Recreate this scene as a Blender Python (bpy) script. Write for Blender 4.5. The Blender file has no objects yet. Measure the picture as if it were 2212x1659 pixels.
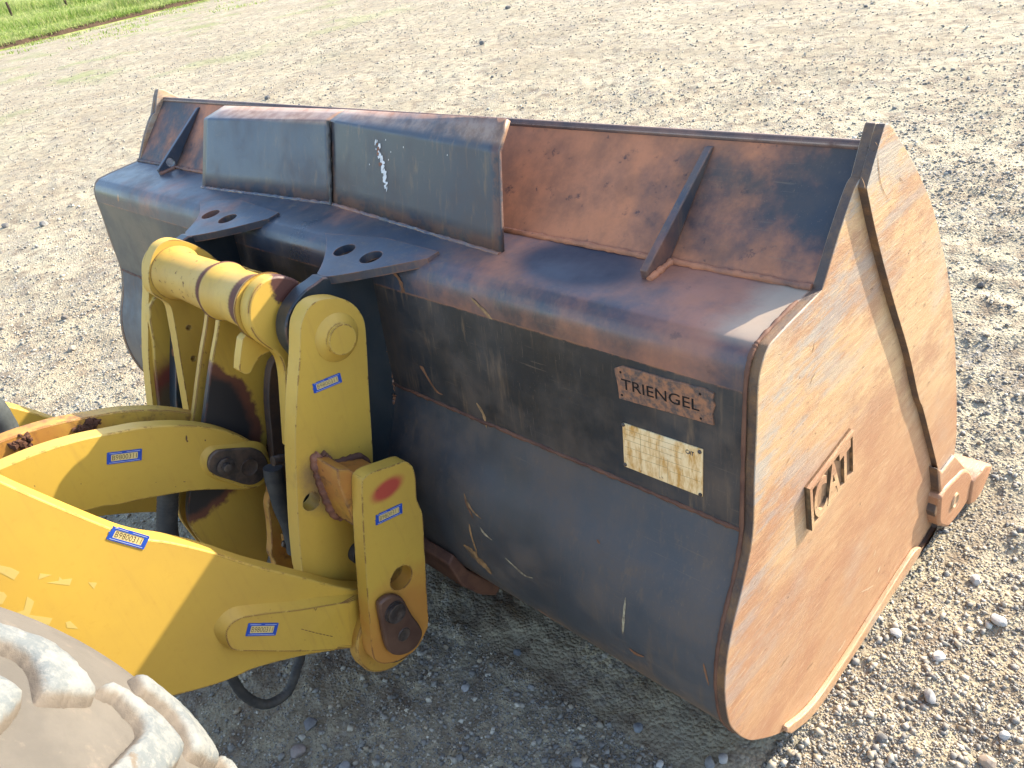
import bpy, math, random
import numpy as np
from mathutils import Vector, Matrix, noise as mnoise
from mathutils.geometry import tessellate_polygon, delaunay_2d_cdt

random.seed(7)
rng = np.random.default_rng(7)
SC = bpy.context.scene
COL = SC.collection

# ------------------------------------------------------------------ camera
CAM = Vector((0.5975412, 0.0, 1.8760))
ROT = Matrix(((0.7089914, -0.2585138, 0.6561264),
              (0.6844413, 0.4764094, -0.5518824),
              (-0.1699155, 0.8403599, 0.5147077)))
FPX, PW, PH = 1750.0, 2212.0, 1659.0
cd = bpy.data.cameras.new('camera')
co = bpy.data.objects.new('camera', cd)
COL.objects.link(co)
cd.sensor_width = 36.0
cd.lens = FPX / PW * 36.0
cd.clip_start, cd.clip_end = 0.05, 2000.0
co.matrix_world = Matrix.Translation(CAM) @ ROT.to_4x4()
SC.camera = co

# ------------------------------------------------------------------ light
SUNV = Vector((0.31, 1.0, 0.585)).normalized()          # towards the sun
EL = math.asin(SUNV.z)
AZ = math.atan2(SUNV.x, SUNV.y)
w = bpy.data.worlds.new('World')
SC.world = w
w.use_nodes = True
wn = w.node_tree
bg = wn.nodes['Background']
sky = wn.nodes.new('ShaderNodeTexSky')
sky.sky_type = 'NISHITA'
sky.sun_disc = False
sky.sun_elevation = EL
sky.sun_rotation = AZ
sky.air_density, sky.dust_density, sky.ozone_density = 1.0, 1.3, 0.8
wn.links.new(sky.outputs['Color'], bg.inputs['Color'])
bg.inputs['Strength'].default_value = 0.15
sl = bpy.data.lights.new('sun', 'SUN')
sl.energy = 3.25
sl.angle = math.radians(0.55)
sl.color = (1.0, 0.91, 0.74)
so = bpy.data.objects.new('sun', sl)
COL.objects.link(so)
so.location = (5, 15, 12)
so.rotation_euler = SUNV.to_track_quat('Z', 'Y').to_euler()
vs = SC.view_settings
vs.view_transform = 'Standard'
vs.look = 'None'
vs.exposure = 1.92
vs.gamma = 1.0
vs.use_curve_mapping = False

# ------------------------------------------------------------------ geometry helpers
def ray(p):
    return ROT @ Vector((p[0] - PW / 2, PH / 2 - p[1], -FPX))

def onX(p, x):
    d = ray(p)
    q = CAM + d * ((x - CAM.x) / d.x)
    return (q.y, q.z)

def onZ(p, z=0.0):
    d = ray(p)
    return CAM + d * ((z - CAM.z) / d.z)

def onYZ(p, a, b):
    """where the ray meets the plane that holds the X direction and the (y,z) points a and b"""
    n = Vector((0, -(b[1] - a[1]), b[0] - a[0]))
    d = ray(p)
    return CAM + d * (n.dot(Vector((0, a[0], a[1])) - CAM) / n.dot(d))

def zz(ox, oy, s, pts):
    return [((ox + p[0] * s), (oy + p[1] * s)) + tuple(p[2:]) for p in pts]

S0 = 0.28643
def z1(*p): return zz(0, 748.8, S0, p)
def z2(*p): return zz(259.2, 489.6, S0, p)
def z3(*p): return zz(518.4, 921.6, S0, p)
def z4(*p): return zz(172.8, 172.8, S0, p)
def z5(*p): return zz(0, 1183.7, S0, p)
def z5c(*p): return zz(357.1, 950.4, 0.19094, p)
def z6(*p): return zz(633.6, 201.6, S0, p)
def z7(*p): return zz(460.8, 1183.7, S0, p)
def z8(*p): return zz(1152, 691.2, S0, p)        # data plate crop
def zt(*p): return zz(1872, 835.2, 0.22566, p)   # tooth crop
def zb(*p): return zz(1497.6, 1152, S0, p)       # heel crop

def smooth(pts, n=6, closed=True):
    """Catmull-Rom through 2D points; a third value marks a corner"""
    P = [Vector(p[:2]) for p in pts]
    K = [len(p) > 2 for p in pts]
    m = len(P)
    out = []
    for i in range(m if closed else m - 1):
        j = (i + 1) % m
        a = P[i - 1] if (closed or i > 0) else P[i]
        b, c = P[i], P[j]
        d = P[(j + 1) % m] if (closed or j + 1 < m) else P[j]
        if K[i]: a = b
        if K[j]: d = c
        if K[i] and K[j]:
            out.append(tuple(b)); continue
        for k in range(n):
            t = k / n
            q = 0.5 * ((2 * b) + (c - a) * t + (2 * a - 5 * b + 4 * c - d) * t * t + (3 * b - a - 3 * c + d) * t ** 3)
            out.append(tuple(q))
    if not closed:
        out.append(tuple(P[-1]))
    return out

def circle(cy, cz, r, n=40, ph=0.0):
    return [(cy + r * math.cos(ph + 2 * math.pi * i / n), cz + r * math.sin(ph + 2 * math.pi * i / n)) for i in range(n)]

def link(name, me, mats, parent=None, bevel=0.0, ang=38, seg=2):
    o = bpy.data.objects.new(name, me)
    COL.objects.link(o)
    for m in (mats if isinstance(mats, (list, tuple)) else [mats]):
        me.materials.append(m)
    if ang:
        me.polygons.foreach_set('use_smooth', [True] * len(me.polygons))
        me.set_sharp_from_angle(angle=math.radians(ang))
    if parent is not None:
        o.parent = parent
    if bevel:
        b = o.modifiers.new('edge', 'BEVEL')
        b.width = bevel; b.segments = seg; b.limit_method = 'ANGLE'; b.angle_limit = math.radians(42)
        b.harden_normals = False
    return o

def mesh(name, v, f):
    me = bpy.data.meshes.new(name)
    me.from_pydata([tuple(q) for q in v], [], f)
    me.validate()
    me.update()
    return me

def area2(l):
    return sum(l[i - 1][0] * l[i][1] - l[i][0] * l[i - 1][1] for i in range(len(l)))

def prism_vf(outer, holes, o, u, v, n, t):
    """closed solid: loops in (u,v) at o, pushed t along -n"""
    loops = [list(outer) if area2(outer) > 0 else list(outer)[::-1]]
    for h in holes:
        loops.append(list(h) if area2(h) < 0 else list(h)[::-1])
    flat = [p for l in loops for p in l]
    N = len(flat)
    if len(loops) == 1:
        V = [o + u * p[0] + v * p[1] for p in flat] + [o + u * p[0] + v * p[1] - n * t for p in flat]
        F = [tuple(range(N)), tuple(range(2 * N - 1, N - 1, -1))] + [(i, i + N, (i + 1) % N + N, (i + 1) % N) for i in range(N)]
        if u.cross(v).dot(n) < 0: F = [f[::-1] for f in F]
        return V, F
    tri = tessellate_polygon([[Vector((p[0], p[1], 0)) for p in l] for l in loops])
    V = [o + u * p[0] + v * p[1] for p in flat] + [o + u * p[0] + v * p[1] - n * t for p in flat]
    F = []
    for a, b, c in tri:
        A, B, Cc = flat[a], flat[b], flat[c]
        s = (B[0] - A[0]) * (Cc[1] - A[1]) - (B[1] - A[1]) * (Cc[0] - A[0])
        if s < 0: b, c = c, b
        F.append((a, b, c)); F.append((a + N, c + N, b + N))
    i0 = 0
    for l in loops:
        m = len(l)
        for i in range(m):
            a, b = i0 + i, i0 + (i + 1) % m
            F.append((a, a + N, b + N, b))
        i0 += m
    return V, F

XA, YA, ZA = Vector((1, 0, 0)), Vector((0, 1, 0)), Vector((0, 0, 1))

def plateX(name, loop, x, t, mat, parent=None, holes=(), bevel=0.003):
    """plate in a plane of constant X: right face at x, thickness t towards -X"""
    V, F = prism_vf(loop, holes, Vector((x, 0, 0)), YA, ZA, XA, t)
    return link(name, mesh(name, V, F), mat, parent, bevel)

def traced(pts, x, n=6):
    return smooth([onX(p, x) + tuple(p[2:]) for p in pts], n)

def lathe_vf(cy, cz, prof, seg=48):
    V, F = [], []
    for x, r in prof:
        for k in range(seg):
            a = 2 * math.pi * k / seg
            V.append((x, cy + r * math.cos(a), cz + r * math.sin(a)))
    for i in range(len(prof) - 1):
        for k in range(seg):
            a, b = i * seg + k, i * seg + (k + 1) % seg
            F.append((a, b, b + seg, a + seg))
    F.append(tuple(range(seg))[::-1])
    F.append(tuple((len(prof) - 1) * seg + k for k in range(seg)))
    return V, F

def lathe(name, cy, cz, prof, mat, parent=None, seg=48, ang=38):
    V, F = lathe_vf(cy, cz, prof, seg)
    me = mesh(name, V, F)
    import bmesh
    bm = bmesh.new(); bm.from_mesh(me); bmesh.ops.recalc_face_normals(bm, faces=bm.faces); bm.to_mesh(me); bm.free()
    return link(name, me, mat, parent, 0, ang)

def tube_vf(pts, r, seg=10, jit=0.0):
    V, F = [], []
    n = len(pts)
    up = Vector((0.3, 0.2, 1))
    for i, p in enumerate(pts):
        t = (pts[min(i + 1, n - 1)] - pts[max(i - 1, 0)]).normalized()
        a = t.cross(up)
        if a.length < 1e-3: a = t.cross(Vector((1, 0, 0)))
        a.normalize(); b = t.cross(a)
        rr = (r(i / (n - 1)) if callable(r) else r) * (1 + jit * (random.random() - 0.5))
        for k in range(seg):
            q = 2 * math.pi * k / seg
            V.append(p + (a * math.cos(q) + b * math.sin(q)) * rr)
    for i in range(n - 1):
        for k in range(seg):
            a, b = i * seg + k, i * seg + (k + 1) % seg
            F.append((a, b, b + seg, a + seg))
    F.append(tuple(range(seg))[::-1]); F.append(tuple((n - 1) * seg + k for k in range(seg)))
    return V, F

def tube(name, pts, r, mat, parent=None, seg=10, jit=0.0):
    V, F = tube_vf(pts, r, seg, jit)
    return link(name, mesh(name, V, F), mat, parent, 0, 60)

def spline3(pts, n=10):
    P = [Vector(p) for p in pts]
    out = []
    for i in range(len(P) - 1):
        a = P[max(i - 1, 0)]; b = P[i]; c = P[i + 1]; d = P[min(i + 2, len(P) - 1)]
        for k in range(n):
            t = k / n
            out.append(0.5 * ((2 * b) + (c - a) * t + (2 * a - 5 * b + 4 * c - d) * t * t + (3 * b - a - 3 * c + d) * t ** 3))
    out.append(P[-1])
    return out

def thing(name, label, cat, loc=(0, 0, 0), group=None):
    o = bpy.data.objects.new(name, None)
    COL.objects.link(o)
    o.empty_display_size = 0.1
    o['label'] = label; o['category'] = cat
    if group: o['group'] = group
    return o

_txt = {}
def text_vf(s, bold=0.0):
    """2D lettering as triangles, baseline at 0, unit size"""
    if (s, bold) in _txt: return _txt[(s, bold)]
    cu = bpy.data.curves.new('lettering', 'FONT')
    cu.body = s; cu.size = 1.0; cu.offset = bold; cu.resolution_u = 3
    ob = bpy.data.objects.new('lettering', cu)
    COL.objects.link(ob)
    dg = bpy.context.evaluated_depsgraph_get()
    me = bpy.data.meshes.new_from_object(ob.evaluated_get(dg))
    V = [tuple(q.co) for q in me.vertices]; F = [tuple(p.vertices) for p in me.polygons]
    bpy.data.meshes.remove(me); bpy.data.objects.remove(ob); bpy.data.curves.remove(cu)
    xs = [q[0] for q in V]; x0, x1 = min(xs), max(xs)
    V = [(q[0] - x0, q[1]) for q in V]
    _txt[(s, bold)] = (V, F, x1 - x0)
    return _txt[(s, bold)]

def text_solid(s, o, u, v, n, width, height, t, bold=0.0):
    """lettering stretched to width x cap height, standing t proud of o along n"""
    V, F, wd = text_vf(s, bold)
    h = max(q[1] for q in V)
    sx, sy = width / wd, height / h
    N = len(V)
    VV = [o + u * (q[0] * sx) + v * (q[1] * sy) + n * t for q in V] + [o + u * (q[0] * sx) + v * (q[1] * sy) for q in V]
    FF = list(F)
    cnt = {}
    for f in F:
        for i in range(len(f)):
            a, b = f[i], f[(i + 1) % len(f)]
            cnt.setdefault((min(a, b), max(a, b)), []).append((a, b))
    for k, l in cnt.items():
        if len(l) == 1:
            a, b = l[0]
            FF.append((b, a, a + N, b + N))
    return VV, FF

def joinvf(*parts):
    V, F, MI = [], [], []
    for (v, f, mi) in parts:
        b = len(V)
        V += [tuple(q) for q in v]
        F += [tuple(i + b for i in q) for q in f]
        MI += [mi] * len(f)
    return V, F, MI

def multi(name, parts, mats, parent=None, bevel=0.0, ang=38):
    V, F, MI = joinvf(*parts)
    me = bpy.data.meshes.new(name)
    me.from_pydata(V, [], F); me.update()
    me.polygons.foreach_set('material_index', MI)
    return link(name, me, mats, parent, bevel, ang)

# ------------------------------------------------------------------ materials
class Mat:
    def __init__(s, name, rough=0.5, spec=0.5, metal=0.0):
        s.m = bpy.data.materials.new(name)
        s.m.use_nodes = True
        s.t = s.m.node_tree
        s.b = s.t.nodes['Principled BSDF']
        s.b.inputs['Roughness'].default_value = rough
        s.b.inputs['Specular IOR Level'].default_value = spec
        s.b.inputs['Metallic'].default_value = metal
        s._pos = None
    def N(s, k): return s.t.nodes.new(k)
    def L(s, a, b):
        if isinstance(a, (int, float)): b.default_value = a
        elif isinstance(a, tuple): b.default_value = a if len(a) == 4 or b.type == 'VECTOR' else (*a, 1.0)
        else: s.t.links.new(a, b)
    @property
    def pos(s):
        if s._pos is None:
            s.g = s.N('ShaderNodeNewGeometry'); s._pos = s.g.outputs['Position']
        return s._pos
    def map(s, scale=(1, 1, 1), rot=(0, 0, 0), loc=(0, 0, 0)):
        n = s.N('ShaderNodeMapping')
        s.L(s.pos, n.inputs['Vector'])
        n.inputs['Scale'].default_value = scale; n.inputs['Rotation'].default_value = rot; n.inputs['Location'].default_value = loc
        return n.outputs[0]
    def noise(s, scale, detail=4.0, rough=0.55, vec=None, dist=0.0):
        n = s.N('ShaderNodeTexNoise')
        s.L(vec if vec is not None else s.pos, n.inputs['Vector'])
        n.inputs['Scale'].default_value = scale; n.inputs['Detail'].default_value = detail
        n.inputs['Roughness'].default_value = rough; n.inputs['Distortion'].default_value = dist
        return n.outputs['Fac']
    def voro(s, scale, vec=None, feat='F1', out='Distance'):
        n = s.N('ShaderNodeTexVoronoi'); n.feature = feat
        s.L(vec if vec is not None else s.pos, n.inputs['Vector'])
        n.inputs['Scale'].default_value = scale
        return n.outputs[out]
    def ramp(s, fac, stops):
        n = s.N('ShaderNodeValToRGB')
        s.L(fac, n.inputs['Fac'])
        e = n.color_ramp.elements
        while len(e) < len(stops): e.new(0.5)
        for el, (p, c) in zip(e, stops):
            el.position = p
            el.color = (c, c, c, 1) if isinstance(c, (int, float)) else (*c, 1)
        return n.outputs['Color']
    def mr(s, fac, a, b, c=0.0, d=1.0):
        n = s.N('ShaderNodeMapRange'); n.interpolation_type = 'SMOOTHSTEP'
        s.L(fac, n.inputs[0])
        for i, q in enumerate((a, b, c, d)): n.inputs[i + 1].default_value = q
        return n.outputs[0]
    def mix(s, f, a, b, mode='MIX'):
        n = s.N('ShaderNodeMix'); n.data_type = 'RGBA'; n.blend_type = mode
        s.L(f, n.inputs['Factor']); s.L(a, n.inputs['A'] if False else n.inputs[6]); s.L(b, n.inputs[7])
        return n.outputs[2]
    def ma(s, op, a, b=0.0, clamp=False):
        n = s.N('ShaderNodeMath'); n.operation = op; n.use_clamp = clamp
        s.L(a, n.inputs[0]); s.L(b, n.inputs[1])
        return n.outputs[0]
    def edge(s, r=0.008, k=(0.995, 0.90)):
        """1 on convex edges: the rounded normal leaves the true one"""
        s.pos
        bv = s.N('ShaderNodeBevel'); bv.samples = 4; bv.inputs['Radius'].default_value = r
        d = s.N('ShaderNodeVectorMath'); d.operation = 'DOT_PRODUCT'
        s.L(bv.outputs[0], d.inputs[0]); s.L(s.g.outputs['True Normal'], d.inputs[1])
        return s.mr(d.outputs['Value'], k[0], k[1])
    def blob(s, c, r, scl=(1, 1, 1), soft=0.5, wob=0.25, wscale=12):
        """1 inside a wobbly ellipsoid around c"""
        v = s.N('ShaderNodeVectorMath'); v.operation = 'SUBTRACT'
        s.L(s.pos, v.inputs[0]); v.inputs[1].default_value = c
        q = s.N('ShaderNodeVectorMath'); q.operation = 'MULTIPLY'
        s.L(v.outputs[0], q.inputs[0]); q.inputs[1].default_value = scl
        l = s.N('ShaderNodeVectorMath'); l.operation = 'LENGTH'
        s.L(q.outputs[0], l.inputs[0])
        d = s.ma('DIVIDE', l.outputs['Value'], r)
        d = s.ma('ADD', d, s.ma('MULTIPLY', s.ma('SUBTRACT', s.noise(wscale, 5, 0.65), 0.5), wob * 4))
        return s.mr(d, 1 + soft / 2, 1 - soft / 2)
    def color(s, c): s.L(c, s.b.inputs['Base Color'])
    def rough(s, c): s.L(c, s.b.inputs['Roughness'])
    def bump(s, h, strength=0.3, dist=0.002):
        n = s.N('ShaderNodeBump'); n.inputs['Strength'].default_value = strength; n.inputs['Distance'].default_value = dist
        s.L(h, n.inputs['Height']); s.L(n.outputs[0], s.b.inputs['Normal'])
        return n
    def sep(s, i):
        n = s.N('ShaderNodeSeparateXYZ'); s.L(s.pos, n.inputs[0]); return n.outputs[i]
    def normal(s, i):
        s.pos
        n = s.N('ShaderNodeSeparateXYZ'); s.L(s.g.outputs['Normal'], n.inputs[0]); return n.outputs[i]

RUST = (0.085, 0.032, 0.022)
ORNG = (0.36, 0.13, 0.03)

def yellow(name, base=(0.575, 0.355, 0.052), chips=0.5, dirt=0.3, stains=(), orange=0.0, rough=0.42):
    m = Mat(name, rough, 0.45)
    n1 = m.noise(2.2, 5, 0.6)
    c = m.mix(m.mr(n1, 0.3, 0.75), base, tuple(k * q for k, q in zip(base, (0.86, 0.84, 0.95))))
    fine = m.noise(60, 4, 0.6)
    c = m.mix(m.ma('MULTIPLY', m.mr(fine, 0.55, 0.8), 0.25), c, (0.45, 0.24, 0.03))
    # rain streaks and film of dust
    st = m.noise(6, 5, 0.6, m.map((9, 9, 1.0)))
    c = m.mix(m.ma('MULTIPLY', m.mr(st, 0.5, 0.85), dirt), c, (0.30, 0.155, 0.045))
    if orange:
        on = m.noise(3.2, 6, 0.65)
        c = m.mix(m.ma('MULTIPLY', m.mr(on, 0.3, 0.6), orange), c, ORNG)
        c = m.mix(m.ma('MULTIPLY', m.mr(m.noise(14, 6, 0.7), 0.5, 0.68), orange), c, (0.10, 0.042, 0.022))
    # small chips everywhere, flaked edges
    sp = m.mr(m.noise(38, 5, 0.7), 0.725 - 0.05 * chips, 0.745 - 0.05 * chips)
    gate = m.mr(m.noise(3.1, 3, 0.5), 0.48, 0.6)
    mask = m.ma('MULTIPLY', sp, gate)
    ed = m.edge(0.007)
    en = m.mr(m.noise(24, 6, 0.7), 0.60 - 0.14 * chips, 0.63 - 0.14 * chips)
    em = m.ma('MULTIPLY', m.mr(ed, 0.25, 0.45), en)
    mask = m.ma('MAXIMUM', mask, em)
    c = m.mix(m.ma('MULTIPLY', ed, 0.35), c, (0.40, 0.30, 0.14))
    for (cc, r, scl, col, soft, wob) in stains:
        c = m.mix(m.blob(cc, r, scl, soft, wob), c, col)
    rc = m.mix(m.noise(90, 3), RUST, (0.17, 0.062, 0.03))
    c = m.mix(mask, c, rc)
    m.color(c)
    m.rough(m.ma('ADD', m.ma('MULTIPLY', mask, 0.4), m.mr(n1, 0.2, 0.8, rough + 0.02, rough + 0.2)))
    h = m.ma('SUBTRACT', m.ma('MULTIPLY', m.noise(25, 3), 0.25), mask)
    m.bump(h, 0.45, 0.0015)
    return m.m

def blackp(name, base=(0.016, 0.018, 0.023), rust=0.0, wear=0.85, dust=0.25, streak=0.5, rx=None, rough=0.36, pale=0.0, spots=(), film=False, topdust=None, lx=None, lowdust=None, farbounce=None):
    m = Mat(name, rough, 0.5)
    big = m.noise(1.7, 5, 0.6)
    c = m.mix(m.mr(big, 0.3, 0.7), base, tuple(k * 1.9 + 0.004 for k in base))
    if pale:
        c = m.mix(pale, c, (0.10, 0.095, 0.085))
    du = m.noise(5.5, 7, 0.68)
    dm = m.ma('MULTIPLY', m.mr(du, 0.38, 0.78), dust)
    c = m.mix(dm, c, (0.17, 0.115, 0.075))
    st = m.noise(7, 6, 0.65, m.map((7, 7, 0.55)))
    sm = m.ma('MULTIPLY', m.ma('MULTIPLY', m.mr(st, 0.52, 0.72), m.mr(m.noise(1.9, 4), 0.35, 0.65)), streak)
    c = m.mix(sm, c, (0.20, 0.125, 0.07))
    rm = None
    if rust:
        rn = m.noise(2.6, 7, 0.66)
        if rx is not None:
            rn = m.ma('ADD', rn, m.ma('SUBTRACT', m.ma('MULTIPLY', m.mr(m.sep(0), rx[0], rx[1]), rx[2]), rx[3] if len(rx) > 3 else 0.0))
        if lx: rn = m.ma('SUBTRACT', rn, m.ma('MULTIPLY', m.mr(m.sep(0), lx[0], lx[1]), lx[2]))
        rm = m.ma('MULTIPLY', m.mr(rn, 0.42, 0.66), rust)
        rcol = m.mix(m.mr(m.noise(9, 6, 0.7), 0.35, 0.7), (0.50, 0.185, 0.085), (0.29, 0.12, 0.065))
        c = m.mix(rm, c, rcol)
        pit = m.mr(m.noise(26, 5, 0.7), 0.60, 0.72)
        c = m.mix(m.ma('MULTIPLY', pit, 0.75 * rust), c, (0.03, 0.028, 0.034))
    if farbounce:  # far end paled in the colour to imitate light reflected off the ground
        c = m.mix(m.ma('MULTIPLY', m.mr(m.ma('ADD', m.sep(0), m.ma('MULTIPLY', m.noise(3, 6, 0.7), 0.3)), farbounce[0] + 0.15, farbounce[1] + 0.15), 0.6), c, (0.115, 0.10, 0.075))
    if lowdust:
        ldm = m.ma('ADD', m.mr(m.sep(2), lowdust[0], lowdust[1], 0.0, 0.75), m.ma('MULTIPLY', m.ma('SUBTRACT', m.noise(4, 8, 0.72, m.map((2.2, 1, 1), (0, 0.5, 0))), 0.5), 1.3))
        c = m.mix(m.ma('MULTIPLY', m.mr(ldm, 0.25, 0.75), 0.8), c, (0.20, 0.125, 0.075))
    if topdust:
        tdm = m.ma('MULTIPLY', m.mr(m.sep(2), topdust[0], topdust[1]), m.mr(m.ma('ADD', m.noise(6, 7, 0.7), m.ma('MULTIPLY', m.mr(m.sep(0), -0.7, -1.7), 0.3)), 0.42, 0.66))
        c = m.mix(m.ma('MULTIPLY', tdm, 0.9), c, m.mix(m.mr(m.noise(22, 5, 0.7), 0.4, 0.65), (0.33, 0.21, 0.14), (0.22, 0.12, 0.075)))
    if film:  # tan dust at the right end, paled to imitate a sunlit wedge
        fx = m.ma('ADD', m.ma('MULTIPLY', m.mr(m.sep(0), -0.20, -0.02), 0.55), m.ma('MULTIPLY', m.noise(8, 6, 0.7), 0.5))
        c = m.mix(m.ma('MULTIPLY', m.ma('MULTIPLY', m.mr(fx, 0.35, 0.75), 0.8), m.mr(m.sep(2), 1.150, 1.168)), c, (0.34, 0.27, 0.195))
    # rub marks: flakes of orange rust
    fl = m.ma('MULTIPLY', m.mr(m.noise(7.5, 3, 0.55, m.map((1, 1, 0.5), (0.3, 0.4, 0))), 0.735, 0.75), m.mr(m.noise(40, 3), 0.3, 0.5))
    c = m.mix(m.ma('MULTIPLY', fl, 0.8), c, (0.36, 0.15, 0.06))
    # fine scratches
    s1 = m.mr(m.noise(8, 3, 0.5, m.map((26, 26, 0.8), (0.0, 0.25, 0.2))), 0.665, 0.70)
    s2 = m.mr(m.noise(8, 3, 0.5, m.map((0.9, 26, 26), (0.5, 0.3, 0.6))), 0.675, 0.71)
    s3 = m.mr(m.noise(8, 3, 0.5, m.map((26, 1.0, 24), (0.9, 0.1, -0.5))), 0.68, 0.715)
    sc = m.ma('MAXIMUM', s1, m.ma('MAXIMUM', s2, s3))
    c = m.mix(m.ma('MULTIPLY', m.ma('MULTIPLY', sc, m.mr(m.noise(2.3, 4), 0.45, 0.65)), 0.30), c, (0.20, 0.14, 0.09))
    sm2 = m.ma('MULTIPLY', m.mr(m.noise(2.4, 7, 0.7, m.map((1.6, 1.6, 0.6), (0, 0.15, 0))), 0.50, 0.72), 0.45 * dust)
    c = m.mix(sm2, c, (0.20, 0.12, 0.065))
    ed = m.edge(0.006)
    em = m.ma('MULTIPLY', ed, m.mr(m.noise(18, 5, 0.7), 0.4, 0.55))
    c = m.mix(m.ma('MULTIPLY', em, wear), c, (0.27, 0.115, 0.055))
    for (cc, r, scl, col, soft, wob) in spots:
        c = m.mix(m.blob(cc, r, scl, soft, wob, 40), c, col)
    m.color(c)
    ro = m.ma('ADD', m.mr(big, 0.25, 0.75, rough - 0.08, rough + 0.1), m.ma('MULTIPLY', dm, 0.8))
    if rm is not None: ro = m.ma('ADD', ro, m.ma('MULTIPLY', rm, 0.25))
    m.rough(m.ma('MINIMUM', ro, 0.9))
    m.bump(m.ma('ADD', m.ma('MULTIPLY', m.noise(14, 6, 0.6), 0.7), m.ma('MULTIPLY', sc, -0.3)), 0.22, 0.002)
    return m.m

def scoured(name, bluish=0.6, red=0.5, side=False, rear_shade=False):
    """bare end plate: sand coloured film over steel, scrubbed along the digging direction"""
    m = Mat(name, 0.5, 0.45)
    mp = m.map((6, 0.75, 6), (0.06, 0, 0))
    a = m.noise(6.5, 8, 0.74, mp)
    c = m.mix(m.mr(a, 0.3, 0.72), (0.51, 0.345, 0.185), (0.37, 0.215, 0.115))
    gp = m.noise(2.1, 7, 0.68, m.map((1, 0.8, 1.3), (0, 0, 0), (0, 5.3, 1.1)))
    c = m.mix(m.ma('MULTIPLY', m.mr(gp, 0.50, 0.66), 0.7), c, (0.36, 0.335, 0.275))
    pk = m.noise(3.3, 8, 0.75, m.map((1, 0.7, 1.3), (0, 0, 0), (0, 1.3, 7.1)))
    c = m.mix(m.ma('MULTIPLY', m.mr(pk, 0.47, 0.60), 0.75), c, (0.30, 0.155, 0.09))
    # towards the cutting edge the film goes red brown
    pr = m.ma('ADD', m.ma('MULTIPLY', m.mr(m.sep(2), 1.05, 0.15), 0.45), m.noise(2.4, 5, 0.6, m.map((1, 0.6, 1.5))))
    c = m.mix(m.ma('MULTIPLY', m.mr(pr, 0.48, 0.82), red), c, (0.33, 0.155, 0.08))
    b = m.noise(4.6, 8, 0.74, m.map((3, 0.75, 3.6), (0.06, 0, 0), (0, 0, 3.1)))
    bm = m.ma('MULTIPLY', m.mr(b, 0.46, 0.60), m.mr(m.ma('ADD', m.sep(1), m.ma('MULTIPLY', m.sep(2), -0.9)), 0.95, 0.05))
    bm = m.ma('MULTIPLY', m.ma('MULTIPLY', bm, bluish), 0.75)
    c = m.mix(bm, c, (0.25, 0.28, 0.29))
    s = m.mr(m.noise(9, 5, 0.7, m.map((30, 1.6, 34), (0.06, 0, 0))), 0.57, 0.66)
    c = m.mix(m.ma('MULTIPLY', s, 0.55), c, (0.62, 0.47, 0.30))
    pit = m.ma('MULTIPLY', m.mr(m.noise(11, 7, 0.78, m.map((5, 2.2, 5.5), (0.06, 0, 0))), 0.62, 0.67), m.mr(m.noise(2.8, 3), 0.44, 0.58))
    c = m.mix(m.ma('MULTIPLY', pit, 0.85), c, (0.10, 0.062, 0.04))
    p3 = m.ma('MULTIPLY', m.mr(m.noise(34, 5, 0.75, m.map((2.4, 1.0, 2.6), (0.06, 0, 0))), 0.60, 0.66), m.mr(m.noise(1.9, 4), 0.42, 0.58))
    c = m.mix(m.ma('MULTIPLY', p3, 0.7), c, (0.17, 0.095, 0.055))
    s2 = m.mr(m.noise(10, 5, 0.7, m.map((30, 30, 1.3), (1.0, 0.2, 0.3))), 0.66, 0.70)
    c = m.mix(m.ma('MULTIPLY', s2, 0.5), c, (0.20, 0.12, 0.07))
    if rear_shade:  # rear-facing sides worn dark, with their shade put into the colour
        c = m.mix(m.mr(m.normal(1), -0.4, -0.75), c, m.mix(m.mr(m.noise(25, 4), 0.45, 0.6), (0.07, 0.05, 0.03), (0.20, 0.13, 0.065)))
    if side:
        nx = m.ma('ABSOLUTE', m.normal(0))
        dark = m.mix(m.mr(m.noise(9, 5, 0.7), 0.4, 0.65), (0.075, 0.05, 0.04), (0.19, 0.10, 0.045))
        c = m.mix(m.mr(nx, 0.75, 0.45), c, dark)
    m.color(c)
    m.rough(m.mr(a, 0.2, 0.8, 0.38, 0.62))
    h = m.ma('ADD', m.noise(7, 7, 0.7, m.map((20, 1.6, 22), (0.06, 0, 0))), m.ma('MULTIPLY', pit, -0.8))
    m.bump(h, 0.75, 0.003)
    return m.m

def plain(name, col, rough=0.6, spec=0.4, metal=0.0, var=0.25, scale=20, col2=None, bump=0.2):
    m = Mat(name, rough, spec, metal)
    n = m.noise(scale, 6, 0.65)
    c2 = col2 or tuple(k * (1 - var) for k in col)
    m.color(m.mix(m.mr(n, 0.35, 0.68), col, c2))
    m.bump(m.noise(scale * 2.5, 5, 0.65), bump, 0.002)
    return m.m

M_yel = yellow('yellow_paint', stains=())
M_yel_orange = yellow('yellow_paint_rusting', chips=0.9, dirt=0.6, orange=0.95)
lb_ = onYZ((1248, 572), (1.2526, 1.1796), (1.080, 1.165))
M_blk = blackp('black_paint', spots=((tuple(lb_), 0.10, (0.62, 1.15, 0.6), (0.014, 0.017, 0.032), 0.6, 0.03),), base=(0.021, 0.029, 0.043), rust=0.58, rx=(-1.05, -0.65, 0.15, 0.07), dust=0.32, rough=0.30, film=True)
M_wall = blackp('black_wall_paint', base=(0.012, 0.0145, 0.018), farbounce=(-2.15, -2.5), streak=0.75, dust=0.5, rough=0.42)
M_guard = blackp('black_guard_paint', topdust=(1.386, 1.400), wear=0.25, base=(0.020, 0.029, 0.044), dust=0.35, streak=0.45)
M_bowl = blackp('black_bowl_paint', lowdust=(0.50, 0.16), base=(0.031, 0.034, 0.039), dust=0.55, streak=0.3, rough=0.40)
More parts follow.
